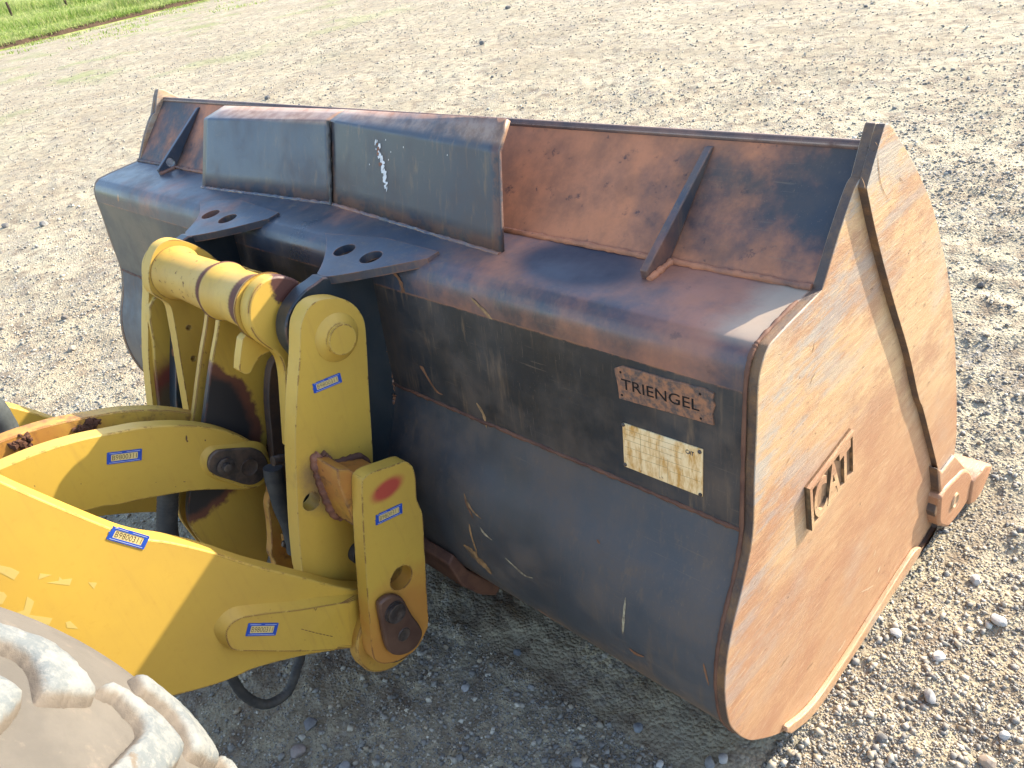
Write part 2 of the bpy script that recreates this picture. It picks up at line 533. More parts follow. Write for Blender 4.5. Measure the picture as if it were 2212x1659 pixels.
M_board = blackp('rusty_board_paint', wear=0.3, rust=1.0, rx=(-0.10, -0.70, 0.30), dust=0.3, rough=0.5, lx=(-2.1, -2.5, 0.28))
M_ear = blackp('black_ear_paint', base=(0.010, 0.017, 0.023), dust=0.12, streak=0.15, rough=0.33)
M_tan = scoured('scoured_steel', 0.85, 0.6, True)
M_tan2 = scoured('scoured_edge_steel', 0.25, 0.35)
M_rust = plain('brown_rust', (0.16, 0.075, 0.045), 0.75, 0.3, 0, 0.5, 16, (0.09, 0.042, 0.03))
M_rustred = plain('red_rust', (0.26, 0.115, 0.07), 0.8, 0.25, 0, 0.4, 14, (0.15, 0.07, 0.05))
M_steel = plain('worn_dark_steel', (0.12, 0.10, 0.09), 0.45, 0.5, 0.55, 0.5, 30, (0.05, 0.035, 0.03))
M_grease = plain('greasy_steel', (0.045, 0.036, 0.032), 0.5, 0.5, 0.2, 0.5, 18, (0.13, 0.085, 0.06))
M_rubber = plain('black_rubber', (0.03, 0.03, 0.032), 0.65, 0.4, 0, 0.4, 25, (0.06, 0.055, 0.05))
M_blue = plain('blue_sticker_print', (0.015, 0.075, 0.42), 0.4, 0.5, 0, 0.25, 60, bump=0.03)
M_stick = plain('clear_sticker_film', (0.72, 0.54, 0.22), 0.4, 0.5, 0, 0.15, 40, bump=0.03)
M_ink = plain('dark_ink', (0.10, 0.07, 0.03), 0.6, 0.3, 0, 0.2, 40, bump=0.0)
M_lt = plain('pale_ink', (0.5, 0.55, 0.7), 0.5, 0.3, 0, 0.2, 40, bump=0.0)
ml = Mat('rust_lip_with_worn_lit_edges', 0.6, 0.4)
c = ml.mix(ml.mr(ml.noise(14, 6, 0.7), 0.35, 0.65), (0.17, 0.085, 0.06), (0.08, 0.05, 0.045))
c = ml.mix(ml.ma('MULTIPLY', ml.edge(0.007), ml.mr(ml.noise(9, 5, 0.7), 0.3, 0.45)), c, (0.50, 0.37, 0.29))  # edges worn and painted pale, for the sun catching the lip
ml.color(c); ml.bump(ml.noise(20, 5), 0.4, 0.004)
M_lip = ml.m
M_weld = plain('weld_bead', (0.075, 0.07, 0.068), 0.5, 0.5, 0.3, 0.5, 30, (0.03, 0.028, 0.028), 0.5)

# ------------------------------------------------------------------ ground
rngn = np.random.default_rng(11)
def vnoise(x, y, scale, seed=0):
    """value noise on numpy arrays"""
    r = np.random.default_rng(seed)
    tab = r.random((256, 256))
    X, Y = x / scale, y / scale
    xi, yi = np.floor(X).astype(int), np.floor(Y).astype(int)
    fx, fy = X - xi, Y - yi
    fx = fx * fx * (3 - 2 * fx); fy = fy * fy * (3 - 2 * fy)
    g = lambda a, b: tab[a % 256, b % 256]
    return (g(xi, yi) * (1 - fx) * (1 - fy) + g(xi + 1, yi) * fx * (1 - fy) + g(xi, yi + 1) * (1 - fx) * fy + g(xi + 1, yi + 1) * fx * fy)

def gheight(x, y):
    h = (vnoise(x, y, 1.1, 1) - 0.5) * 0.030 + (vnoise(x, y, 0.33, 2) - 0.5) * 0.022 + (vnoise(x, y, 0.11, 3) - 0.5) * 0.018
    rg = 0.35 + 0.65 * np.clip((vnoise(x, y, 1.7, 14) - 0.35) * 3, 0, 1)
    h += rg * ((vnoise(x, y, 0.05, 4) - 0.5) * 0.014 + (vnoise(x, y, 0.022, 5) - 0.5) * 0.012)
    # ribbed wheel track pressed into the dirt to the right of the bucket
    cx = np.interp(y, [0, 2.75, 3.5, 4.3, 5.3, 7.5, 20], [1.4, 0.15, -0.35, -0.65, -1.05, -1.9, -6.5])
    for off, wd_ in ((0.0, 0.34), (1.1, 0.3)):
        d = x - cx - off
        tr = np.exp(-(d / wd_) ** 4) * (y > 1.6) * np.clip(vnoise(x, y, 0.9, 7) * 1.6 - 0.1, 0, 1)
        ph = y * 2 * np.pi / 0.26 + np.abs(d) * 6 + vnoise(x, y, 0.45, 6) * 6
        h += tr * (np.maximum(np.sin(ph), -0.5) * 0.014 - 0.006)
    return h - 0.022 + (vnoise(x, y, 9, 8) - 0.5) * 0.10 * np.clip((np.hypot(x, y - 0.5) - 6) / 6, 0, 1)

def grid_object(name, RR, AA, fz, mat):
    r, a = np.meshgrid(RR, AA, indexing='ij')
    x = CAM.x + r * np.cos(a); y = CAM.y + r * np.sin(a)
    z = fz(x, y)
    n, m = r.shape
    co_ = np.stack([x, y, z], -1).reshape(-1, 3).astype(np.float32)
    i = np.arange((n - 1) * (m - 1)); ii = i // (m - 1); jj = i % (m - 1)
    v0 = ii * m + jj
    q = np.stack([v0, v0 + m, v0 + m + 1, v0 + 1], -1).astype(np.int32)
    me = bpy.data.meshes.new(name)
    me.vertices.add(len(co_)); me.vertices.foreach_set('co', co_.ravel())
    me.loops.add(q.size); me.loops.foreach_set('vertex_index', q.ravel())
    me.polygons.add(len(q)); me.polygons.foreach_set('loop_start', np.arange(0, q.size, 4, dtype=np.int32))
    me.update(calc_edges=True)
    return link(name, me, mat, None, 0, 180)

def ground_mat():
    m = Mat('gravel_yard_dirt', 0.92, 0.2)
    a = m.noise(0.8, 5, 0.6)
    c = m.mix(m.mr(a, 0.35, 0.65), (0.405, 0.352, 0.245), (0.325, 0.272, 0.185))
    b = m.noise(7, 7, 0.7)
    c = m.mix(m.mr(b, 0.44, 0.66), c, (0.195, 0.15, 0.105))
    # thin crushed stone between the dust
    cell = m.voro(75, out='Color')
    cs = m.N('ShaderNodeSeparateColor'); m.L(cell, cs.inputs[0])
    pm = m.ma('MULTIPLY', m.mr(cs.outputs[0], 0.55, 0.60), m.mr(m.noise(2.2, 5, 0.65), 0.42, 0.62))
    c = m.mix(m.ma('MULTIPLY', pm, 0.7), c, m.ramp(cs.outputs[1], [(0.0, (0.11, 0.10, 0.09)), (0.6, (0.24, 0.215, 0.18)), (1.0, (0.42, 0.39, 0.34))]))
    d = m.mr(m.noise(19, 6, 0.72), 0.56, 0.66)
    c = m.mix(m.ma('MULTIPLY', d, 0.5), c, (0.11, 0.09, 0.07))
    g = m.ma('MULTIPLY', m.mr(m.noise(0.55, 5, 0.6), 0.52, 0.66), m.mr(m.sep(0), -9, -20))
    c = m.mix(m.ma('MULTIPLY', g, 0.55), c, (0.20, 0.24, 0.08))
    m.color(c)
    h = m.ma('ADD', m.ma('MULTIPLY', m.noise(38, 6, 0.7), 1.0), m.ma('MULTIPLY', m.voro(90), -0.6))
    h = m.ma('ADD', h, m.ma('MULTIPLY', m.noise(6, 6, 0.7), 1.6))
    m.bump(h, 0.75, 0.016)
    return m.m

M_ground = ground_mat()
heading = math.atan2(0.5519, -0.6561)
# rings grow with distance; the kerb of the grass verge cuts them off far away
RR = np.concatenate([[0.02], np.geomspace(0.35, 60, 430), np.geomspace(70, 900, 12)])
AAf = np.linspace(heading - math.radians(62), heading + math.radians(62), 560)
AAb = np.linspace(heading + math.radians(62), heading + math.radians(298), 90)
AA = np.concatenate([AAf, AAb[1:]])
go = grid_object('gravel_ground', RR, AA, gheight, M_ground)
go['kind'] = 'structure'; go['label'] = 'pale dusty gravel yard with darker stony patches'

# verge: a bank of turf rising beyond a straight dark cut edge, far left
K1 = onZ((0, 109)); K2 = onZ((440, 1.5))
kd = (K2 - K1).normalized()
kn = Vector((-kd.y, kd.x, 0))
if kn.dot(K1 - CAM) < 0: kn = -kn
def verge_pt(s, d): return K1 + kd * s + kn * d
def verge_h(s, d):
    return 0.02 + 0.17 * min(1, max(0, d) / 0.10) + 0.055 * max(0, d - 0.2) + 0.05 * (mnoise.noise(Vector((s * 0.8, d * 0.8, 2))) ) * min(1, max(d, 0) / 0.5)
V, F = [], []
SS = np.linspace(-40, 90, 520); DD = [-0.12, 0.0, 0.05, 0.10, 0.16, 0.3, 0.6, 1, 1.6, 2.4, 3.4, 5, 7, 10, 15, 22, 35, 60, 110, 250]
for s in SS:
    wob = 0.10 * mnoise.noise(Vector((s * 1.7, 0, 0))) + 0.05 * mnoise.noise(Vector((s * 6, 3, 0)))
    for d in DD:
        dd = d + wob if d < 3 else d
        p = verge_pt(float(s), dd)
        V.append((p.x, p.y, -0.06 if d < -0.1 else verge_h(float(s), d)))
nd = len(DD)
for i in range(len(SS) - 1):
    for j in range(nd - 1):
        F.append((i * nd + j, i * nd + j + 1, (i + 1) * nd + j + 1, (i + 1) * nd + j))
mv = Mat('verge_turf', 0.95, 0.1)
dist = None
c = mv.mix(mv.mr(mv.noise(1.4, 5), 0.35, 0.65), (0.16, 0.22, 0.045), (0.30, 0.32, 0.12))
soil = mv.mr(mv.normal(2), 0.9, 0.55)
c = mv.mix(soil, c, mv.mix(mv.noise(5, 5), (0.05, 0.032, 0.022), (0.13, 0.085, 0.055)))
mv.color(c)
mv.bump(mv.noise(9, 5), 0.8, 0.05)
me = mesh('grass_bank', V, F)
vo = link('grass_bank', me, mv.m, None, 0, 25)
vo['kind'] = 'structure'; vo['label'] = 'green grass bank with a dark cut soil edge beside the gravel'

# ------------------------------------------------------------------ gravel stones (uncountable)
ICO_V = []
t_ = (1 + 5 ** 0.5) / 2
for a in (-1, 1):
    for b in (-t_, t_):
        ICO_V += [(a, b, 0), (0, a, b), (b, 0, a)]
ICO_V = np.array(ICO_V, float); ICO_V /= np.linalg.norm(ICO_V[0])
def hull_tris(P):
    import bmesh
    bm = bmesh.new()
    for p in P: bm.verts.new(p)
    bm.verts.ensure_lookup_table()
    bmesh.ops.convex_hull(bm, input=bm.verts)
    bm.verts.index_update()
    f = [[v.index for v in q.verts] for q in bm.faces]
    bm.free()
    return np.array(f)
ICO_F = hull_tris(ICO_V)
OCT_V = np.array([(1, 0, 0), (-1, 0, 0), (0, 1, 0), (0, -1, 0), (0, 0, 1), (0, 0, -1)], float)
OCT_F = hull_tris(OCT_V)
CUB_V = np.array([(a, b, c_) for a in (-1, 1) for b in (-1, 1) for c_ in (-1, 1)], float) * 0.62
CUB_F = np.array([(0, 1, 3), (0, 3, 2), (4, 6, 7), (4, 7, 5), (0, 4, 5), (0, 5, 1), (2, 3, 7), (2, 7, 6), (0, 2, 6), (0, 6, 4), (1, 5, 7), (1, 7, 3)])

def stones(name, xs, ys, sz, TV, TF, mat):
    n = len(xs)
    nv = len(TV)
    ax = rngn.uniform(0.6, 1.25, (n, 1, 3)); ax[:, :, 2] *= 0.72
    jit = rngn.uniform(0.5, 1.3, (n, nv, 3))
    P = TV[None] * jit
    # random spin
    q = rngn.normal(size=(n, 4)); q /= np.linalg.norm(q, axis=1, keepdims=True)
    w_, x_, y_, z_ = q.T
    R = np.stack([1 - 2 * (y_ ** 2 + z_ ** 2), 2 * (x_ * y_ - z_ * w_), 2 * (x_ * z_ + y_ * w_),
                  2 * (x_ * y_ + z_ * w_), 1 - 2 * (x_ ** 2 + z_ ** 2), 2 * (y_ * z_ - x_ * w_),
                  2 * (x_ * z_ - y_ * w_), 2 * (y_ * z_ + x_ * w_), 1 - 2 * (x_ ** 2 + y_ ** 2)], -1).reshape(n, 3, 3)
    P = np.einsum('nij,nvj->nvi', R, P) * ax * sz[:, None, None]
    P[:, :, 0] += xs[:, None]; P[:, :, 1] += ys[:, None]
    P[:, :, 2] += (gheight(xs, ys) + sz * 0.22)[:, None]
    Fi = (TF[None] + (np.arange(n) * nv)[:, None, None]).reshape(-1, 3).astype(np.int32)
    me = bpy.data.meshes.new(name)
    me.vertices.add(n * nv); me.vertices.foreach_set('co', P.astype(np.float32).ravel())
    me.loops.add(Fi.size); me.loops.foreach_set('vertex_index', Fi.ravel())
    me.polygons.add(len(Fi)); me.polygons.foreach_set('loop_start', np.arange(0, Fi.size, 3, dtype=np.int32))
    me.update(calc_edges=True)
    o = link(name, me, mat, None, 0, 0)
    return o

def stone_mat(name, lo=(0.17, 0.16, 0.145), mid=(0.33, 0.305, 0.26), hi=(0.52, 0.48, 0.40)):
    m = Mat(name, 0.85, 0.3)
    m.pos
    r = m.g.outputs['Random Per Island']
    c = m.ramp(r, [(0.0, lo), (0.35, (0.21, 0.20, 0.185)), (0.6, mid), (0.8, (0.32, 0.25, 0.17)), (1.0, hi)])
    c = m.mix(m.ma('MULTIPLY', m.mr(m.noise(60, 5, 0.7), 0.4, 0.7), 0.4), c, (0.34, 0.29, 0.22))
    m.color(c)
    m.bump(m.noise(150, 4), 0.3, 0.002)
    return m.m
M_stone = stone_mat('gravel_stone')

def scatter(N, r0, r1, smin_k, smin_abs, smax, spread=33):
    u = rngn.random(N)
    r = r0 * (r1 / r0) ** u
    a = heading + np.radians(rngn.uniform(-spread - 8, spread + 8, N))
    x = CAM.x + r * np.cos(a); y = CAM.y + r * np.sin(a)
    s0 = np.maximum(smin_abs, smin_k * r)
    s = s0 * rngn.random(N) ** (-1 / 2.9)
    s = np.minimum(s, smax)
    dens = 0.6 + 0.4 * (vnoise(x, y, 1.3, 21) * 0.5 + vnoise(x, y, 0.4, 22) * 0.5 > 0.47)
    right = 1 / (1 + np.exp(-(x - 0.0) / 0.25)) * np.clip((5 - r) / 3, 0, 1)
    dens = np.clip(dens * (0.62 + 0.7 * right), 0, 1) * np.clip((r1 - r) / (0.5 * r1), 0, 1)
    keep = rngn.random(N) < dens
    # nothing inside the bucket's heel or the tyre
    keep &= ~((x < -0.02) & (x > -2.94) & (y > 0.93) & (y < 2.2))
    keep &= ~((x > -0.8) & (x < -0.1) & (y < -0.2))
    keep &= ((x - K1.x) * kn.x + (y - K1.y) * kn.y < -0.3)
    return x[keep], y[keep], s[keep]

x, y, s = scatter(330000, 0.5, 9.0, 0.0011, 0.0026, 0.0125, 52)
g1 = stones('gravel', x, y, s, CUB_V, CUB_F, M_stone)
x, y, s = scatter(60000, 5.0, 34.0, 0.0008, 0.005, 0.022)
g2 = stones('gravel', x, y, s, OCT_V, OCT_F, M_stone)
for g, lb in ((g1, 'loose grey and tan gravel close around the bucket'), (g2, 'loose gravel further across the yard')):
    g['kind'] = 'stuff'; g['label'] = lb

# ------------------------------------------------------------------ grass
def blades(name, pts, hts, wid, mat):
    n = len(pts)
    a = rngn.uniform(0, 2 * np.pi, n); lean = rngn.normal(0, 0.35, (n, 2)) * hts[:, None]
    dx, dy = np.cos(a) * wid / 2, np.sin(a) * wid / 2
    B = pts
    v = np.zeros((n, 5, 3))
    v[:, 0] = B + np.stack([-dx, -dy, np.zeros(n)], -1)
    v[:, 1] = B + np.stack([dx, dy, np.zeros(n)], -1)
    mid = B + np.stack([lean[:, 0] * 0.3, lean[:, 1] * 0.3, hts * 0.6], -1)
    v[:, 2] = mid + np.stack([dx * 0.8, dy * 0.8, np.zeros(n)], -1)
    v[:, 3] = mid + np.stack([-dx * 0.8, -dy * 0.8, np.zeros(n)], -1)
    v[:, 4] = B + np.stack([lean[:, 0], lean[:, 1], hts], -1)
    base = (np.arange(n) * 5)[:, None]
    f1 = base + np.array([[0, 1, 2]]); f2 = base + np.array([[0, 2, 3]]); f3 = base + np.array([[3, 2, 4]])
    Fi = np.concatenate([f1, f2, f3], 1).reshape(-1, 3).astype(np.int32)
    me = bpy.data.meshes.new(name)
    me.vertices.add(n * 5); me.vertices.foreach_set('co', v.astype(np.float32).ravel())
    me.loops.add(Fi.size); me.loops.foreach_set('vertex_index', Fi.ravel())
    me.polygons.add(len(Fi)); me.polygons.foreach_set('loop_start', np.arange(0, Fi.size, 3, dtype=np.int32))
    me.update(calc_edges=True)
    return link(name, me, mat, None, 0, 0)

def grass_mat(name, cols):
    m = Mat(name, 0.6, 0.25)
    m.pos
    c = m.ramp(m.g.outputs['Random Per Island'], cols)
    c = m.mix(m.mr(m.noise(0.7, 4), 0.35, 0.65), c, m.mix(0.5, c, (0.42, 0.42, 0.20)))
    m.color(c)
    m.b.inputs['Subsurface Weight'].default_value = 0.0
    tr = m.N('ShaderNodeBsdfTranslucent'); m.L(c, tr.inputs[0])
    mx = m.N('ShaderNodeMixShader'); mx.inputs[0].default_value = 0.45
    m.t.links.new(m.b.outputs[0], mx.inputs[1]); m.t.links.new(tr.outputs[0], mx.inputs[2])
    m.t.links.new(mx.outputs[0], m.t.nodes['Material Output'].inputs[0])
    return m.m
M_grass = grass_mat('grass_blade', [(0, (0.10, 0.17, 0.025)), (0.5, (0.20, 0.30, 0.05)), (0.8, (0.30, 0.36, 0.10)), (1, (0.44, 0.40, 0.19))])
n = 60000
s = rngn.uniform(-8, 26, n); d = rngn.random(n) ** 1.5 * 16 + 0.05
tall = vnoise(s + 100, d + 100, 2.2, 31)
ht = 0.07 + 0.42 * np.clip((tall - 0.42) * 2.6, 0, 1) * np.clip((d - 0.5) / 1.2, 0, 1) + rngn.random(n) * 0.09
P = np.array([tuple(verge_pt(a, b).xy) for a, b in zip(s, d)])
Zb = np.array([verge_h(a, b) for a, b in zip(s, d)])
gr = blades('grass', np.c_[P, Zb], ht, 0.03, M_grass)
gr['kind'] = 'stuff'; gr['label'] = 'tall bright green grass growing on the bank'
# thin weeds creeping onto the gravel before the bank
n = 9000
s = rngn.uniform(-4, 16, n); d = -rngn.random(n) ** 1.6 * 9 - 0.05
k = vnoise(s + 50, d + 50, 1.1, 33) > 0.56 + 0.02 * -d
s, d = s[k], d[k]
P = np.array([tuple(verge_pt(a, b).xy) for a, b in zip(s, d)])
wd = blades('weeds', np.c_[P, gheight(P[:, 0], P[:, 1])], 0.03 + 0.07 * rngn.random(len(s)), 0.03, M_grass)
wd['kind'] = 'stuff'; wd['label'] = 'thin low weeds creeping over the gravel below the bank'

# ------------------------------------------------------------------ fence posts far left
M_post = plain('dark_weathered_timber', (0.06, 0.04, 0.03), 0.9, 0.2, 0, 0.5, 8)
for px, hgt, lab in (((26, 34), 0.62, 'leaning dark wooden post in the grass at the far left corner'),
                     ((144.5, 12), 0.75, 'dark wooden post in the grass, the right one of two')):
    d_ = ray(px)
    # walk the ray to the bank surface
    for k in range(4000):
        q = CAM + d_ * ((30 + k * 0.02) / d_.length)
        dd = (q - K1).dot(kn)
        if dd > 0 and q.z <= verge_h((q - K1).dot(kd), dd): break
    t = thing('fence_post', lab, 'fence post')
    V, F = [], []
    for i, zq in enumerate((-0.3, 0.0, hgt * 0.5, hgt - 0.03, hgt)):
        r = 0.058 - 0.008 * i / 4 - (0.02 if i == 4 else 0)
        for kk in range(8):
            a = kk * math.pi / 4
            V.append((q.x + r * math.cos(a) + 0.04 * zq, q.y + r * math.sin(a) * 1.1, q.z + zq))
    for i in range(4):
        for kk in range(8):
            F.append((i * 8 + kk, i * 8 + (kk + 1) % 8, (i + 1) * 8 + (kk + 1) % 8, (i + 1) * 8 + kk))
    F.append(tuple(32 + kk for kk in range(8)))
    link('shaft', mesh('shaft', V, F), M_post, t, 0, 50)

# ------------------------------------------------------------------ BUCKET
BW = 3.0
bucket = thing('loader_bucket', 'wide black and rust coloured loader bucket lying on the gravel yard', 'loader bucket')

# end plate outline (right end), traced at X = 0
EP = [(1861, 383, 1), (1889, 277), (1896, 266), (1906, 269), (1925, 300), (1950, 340), (1975, 390), (2000, 452), (2020, 530), (2034, 600), (2044, 680), (2050, 750),
      (2053.5, 850), (2054, 930), (2050, 975, 1), (2027, 1045), (2016, 1128, 1), (1979, 1189), (1913, 1290), (1838, 1404), (1772, 1504), (1738, 1547), (1716, 1567), (1692, 1581),
      (1668, 1591), (1641, 1597.5), (1623, 1600), (1609, 1596), (1595, 1587), (1575, 1561), (1566, 1496), (1570.6, 1424), (1583.5, 1352), (1606, 1261),
      (1626, 1156), (1630, 1034), (1635, 920), (1638, 834), (1646.6, 785), (1658, 754), (1669.6, 737), (1712.5, 691), (1776.4, 627, 1), (1811, 512), (1846, 410)]
EPL = traced(EP, 0.0, 4)
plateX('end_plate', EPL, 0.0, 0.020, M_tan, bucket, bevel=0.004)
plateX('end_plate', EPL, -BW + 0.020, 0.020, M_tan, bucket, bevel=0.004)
# raised front cheek of the end plate
CH = [(1853, 405, 1), (1861, 375), (1889, 278), (1896, 267), (1905, 270), (1925, 301), (1950, 341), (1975, 391), (1999.5, 452), (2019.5, 530), (2033.5, 600), (2043.5, 680),
      (2049.5, 750), (2053, 850), (2053.5, 930), (2049.5, 975, 1), (2027, 1045), (2015, 1128), (1980, 1186, 1), (2010, 1140), (2021, 1072), (2022, 1043), (2018, 1027), (1998, 948), (1980, 880), (1970, 854), (1947, 755), (1915, 651), (1879, 521)]
CHL = traced(CH, 0.0, 4)
plateX('cheek_plate', CHL, 0.016, 0.0165, M_tan, bucket, bevel=0.005)
plateX('cheek_plate', CHL, -BW + 0.0005, 0.014, M_tan, bucket, bevel=0.005)
# wear strip along the bottom of the end plate
WS = zb((1640, 120), (1672, 150), (1450, 480), (1190, 880), (960, 1230), (840, 1380), (700, 1490, 1), (665, 1480, 1), (690, 1430), (800, 1345), (930, 1195), (1150, 875), (1410, 470))
plateX('wear_strip', traced(WS, 0.0, 4), 0.014, 0.0145, M_tan2, bucket, bevel=0.006)

A = onX((1861, 305), -0.03); B = onX((1776, 628), 0); Cc = onX((1670, 737), 0); C2 = onX((1646, 785), 0); C3 = onX((1638, 834), 0); D = onX((1626, 1156), 0)
IX0, IX1 = -0.0195, -BW + 0.0195
def sheet(name, outer, x0, x1, t, mat, parent, side=1, bevel=0.0):
    """curved plate: (y,z) polyline swept along X with thickness t to its front side"""
    P = [Vector(p) for p in outer]
    inn = []
    for i, p in enumerate(P):
        a = P[max(i - 1, 0)]; b = P[min(i + 1, len(P) - 1)]
        d = (b - a).normalized(); nrm = Vector((-d.y, d.x)) * side
        inn.append(p + nrm * t)
    loop = [tuple(p) for p in P] + [tuple(p) for p in reversed(inn)]
    V, F = prism_vf(loop, [], Vector((x0, 0, 0)), YA, ZA, XA, x0 - x1)
    return link(name, mesh(name, V, F), mat, parent, bevel, 30)

def seam_split(outer, x0, x1, nx):
    pass

# spill board with its lip bar
sheet('spill_board', [tuple(B), tuple(A)], IX0, IX1, 0.016, M_board, bucket, -1)
ud = (Vector(A) - Vector(B)).normalized(); nd2 = Vector((-ud.y, ud.x))
lip = [Vector(A) + nd2 * 0.007 - ud * 0.013, Vector(A) + nd2 * 0.007 + ud * 0.002, Vector(A) - nd2 * 0.020 + ud * 0.002, Vector(A) - nd2 * 0.026 + ud * 0.010,
       Vector(A) - nd2 * 0.044 + ud * 0.010, Vector(A) - nd2 * 0.044 - ud * 0.018, Vector(A) - nd2 * 0.012 - ud * 0.024]
V, F = prism_vf([tuple(p) for p in lip], [], Vector((IX0, 0, 0)), YA, ZA, XA, IX0 - IX1)
link('lip_bar', mesh('lip_bar', V, F), M_lip, bucket, 0.004, 30)
# ledge and upright back wall in one bent plate
bend = smooth([tuple(B) + (1,), onX((1714, 690), 0), Cc, onX((1657, 757), 0), C2, C3, onX((1632, 960), 0), tuple(D) + (1,)], 8, closed=False)
k0 = [i for i, p in enumerate(bend) if p[1] < C3[1] - 0.02][0]
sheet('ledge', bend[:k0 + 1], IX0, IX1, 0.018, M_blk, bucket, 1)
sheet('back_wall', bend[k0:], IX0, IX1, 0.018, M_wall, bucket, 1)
# lower bowl and floor
bowl_px = [(1626, 1156), (1606, 1261), (1583.5, 1352), (1570.6, 1424), (1566, 1496), (1575, 1561), (1595, 1587), (1623, 1599), (1641, 1597), (1668, 1590), (1692, 1580)]
bowl = smooth([onX(p, 0) for p in bowl_px], 6, closed=False)
bowl = [(p[0] + 0.004, p[1] + 0.002) for p in bowl]
sheet('bowl', bowl, IX0, IX1, 0.018, M_bowl, bucket, 1)
e0 = bowl[-1]
sheet('floor', [e0, (e0[0] + 0.12, e0[1] - 0.018), (1.95, 0.028), (2.04, 0.03)], IX0, IX1, 0.02, M_rust, bucket, 1)
sheet('cutting_edge', [(1.95, 0.004), (2.17, 0.004)], -0.002, -BW + 0.002, 0.024, M_tan2, bucket, 1, 0.004)
# weld along the kink and under the spill board
def xline(p, x0, x1, n, amp=0.0):
    return [Vector((x0 + (x1 - x0) * i / n, p[0] + amp * (random.random() - 0.5), p[1] + amp * (random.random() - 0.5))) for i in range(n + 1)]
tube('weld_bead', xline((D[0] + 0.001, D[1]), IX0, IX1, 260, 0.002), 0.0055, M_rust, bucket, 6, 0.5)
tube('weld_bead', xline((B[0] - 0.002, B[1] + 0.002), IX0, IX1, 220, 0.002), 0.0075, M_board, bucket, 6, 0.4)
# reddish end weld where shell meets the end plate
ew = [Vector((-0.022, p[0] - 0.002, p[1])) for p in (bend[4:] + bowl[2:40])]
tube('weld_bead', ew, 0.0045, M_rust, bucket, 6, 0.5)

M_gus = blackp('dark_rusty_gusset_paint', base=(0.022, 0.026, 0.034), rust=0.5, dust=0.45, wear=0.5)
# gussets between ledge and spill board
for gx in (-0.322, -2.628):
    f = onYZ((1390, 602), tuple(B), tuple(Cc)) if gx > -1 else onYZ((350, 378), tuple(B), tuple(Cc))
    tp = Vector(A) - ud * 0.03
    g = [(f.y, f.z + 0.001), (f.y - 0.004, f.z + 0.02), (tp.x - 0.012, tp.y), (tp.x, tp.y), (B[0] - 0.001, B[1] + 0.003), (B[0] - 0.03, B[1] + 0.002)]
    hole = [circle(B[0] - 0.014, B[1] + 0.026, 0.017, 20)] if gx < -1 else []
    plateX('gusset', g, gx, 0.018, M_guard if gx < -1 else M_gus, bucket, holes=hole, bevel=0.002)
    tube('weld_bead', [Vector((gx + 0.004, f.y + (B[0] - f.y) * i / 14 - 0.004, f.z + (B[1] - f.z) * i / 14 + 0.003)) for i in range(15)], 0.008, M_board, bucket, 6, 0.5)

# folded centre guard of two plates meeting in a shallow V
def column(base, bendp, top, up2=None):
    b = onYZ(base, tuple(B), tuple(Cc))
    by, bz = onX(bendp, b.x); ty, tz = onX(top, b.x)
    return b, Vector((b.x, by, bz)), Vector((b.x, ty, tz))
gl = column((437, 405), (440, 256), (485, 228))
gm = column((718, 441), (712, 260), (746, 236))
gr_ = column((1080, 550), (1072, 328), (1093, 256))
guard_vf = []
def fold(name, c0, c1, mat):
    V, F = [], []
    NS = 24
    prof = []
    for c in (c0, c1):
        b, k, t = c
        q = [b, b.lerp(k, 0.25), b.lerp(k, 0.5), b.lerp(k, 0.75), b.lerp(k, 0.955), b.lerp(k, 0.975)]
        for i in range(1, 6):
            a = i / 6
            p0, p1, p2 = b.lerp(k, 0.975), k, k.lerp(t, 0.10)
            q.append(p0 * (1 - a) ** 2 + p1 * 2 * a * (1 - a) + p2 * a * a)
        q += [k.lerp(t, 0.10), k.lerp(t, 0.6), t]
        prof.append(q)
    m = len(prof[0])
    for s in range(NS + 1):
        for j in range(m):
            V.append(prof[0][j].lerp(prof[1][j], s / NS))
    for s in range(NS):
        for j in range(m - 1):
            a = s * m + j
            F.append((a, a + m, a + m + 1, a + 1))
    guard_vf.append((V, F))
    o = link(name, mesh(name, V, F), mat, bucket, 0, 60)
    sd = o.modifiers.new('thickness', 'SOLIDIFY'); sd.thickness = 0.014; sd.offset = -1
    return o
spotW = (0.75, 0.72, 0.70)
q1 = onX((824, 312), gm[0].x + 0.32); q2 = onX((830, 370), gm[0].x + 0.31)
M_guard_r = blackp('black_guard_paint_chipped', topdust=(1.402, 1.416), wear=0.35, base=(0.019, 0.024, 0.033), dust=0.42, streak=0.55, spots=())
fold('guard_plate', gl, gm, M_guard)
fold('guard_plate', gm, gr_, M_guard_r)
def bead(name, pts, r, mat, parent, n=40):
    P = []
    for i in range(len(pts) - 1):
        for k in range(n):
            P.append(pts[i].lerp(pts[i + 1], k / n) + Vector((random.uniform(-1, 1), random.uniform(-1, 1), random.uniform(-1, 1))) * r * 0.15)
    P.append(pts[-1])
    return tube(name, P, r, mat, parent, 6, 0.4)
bead('weld_bead', [gl[0], gm[0], gr_[0]], 0.0075, M_blk, bucket, 60)
off = Vector((0.002, -0.006, 0))
bead('weld_bead', [gm[0] + off, gm[1] + off], 0.006, M_weld, bucket, 30)
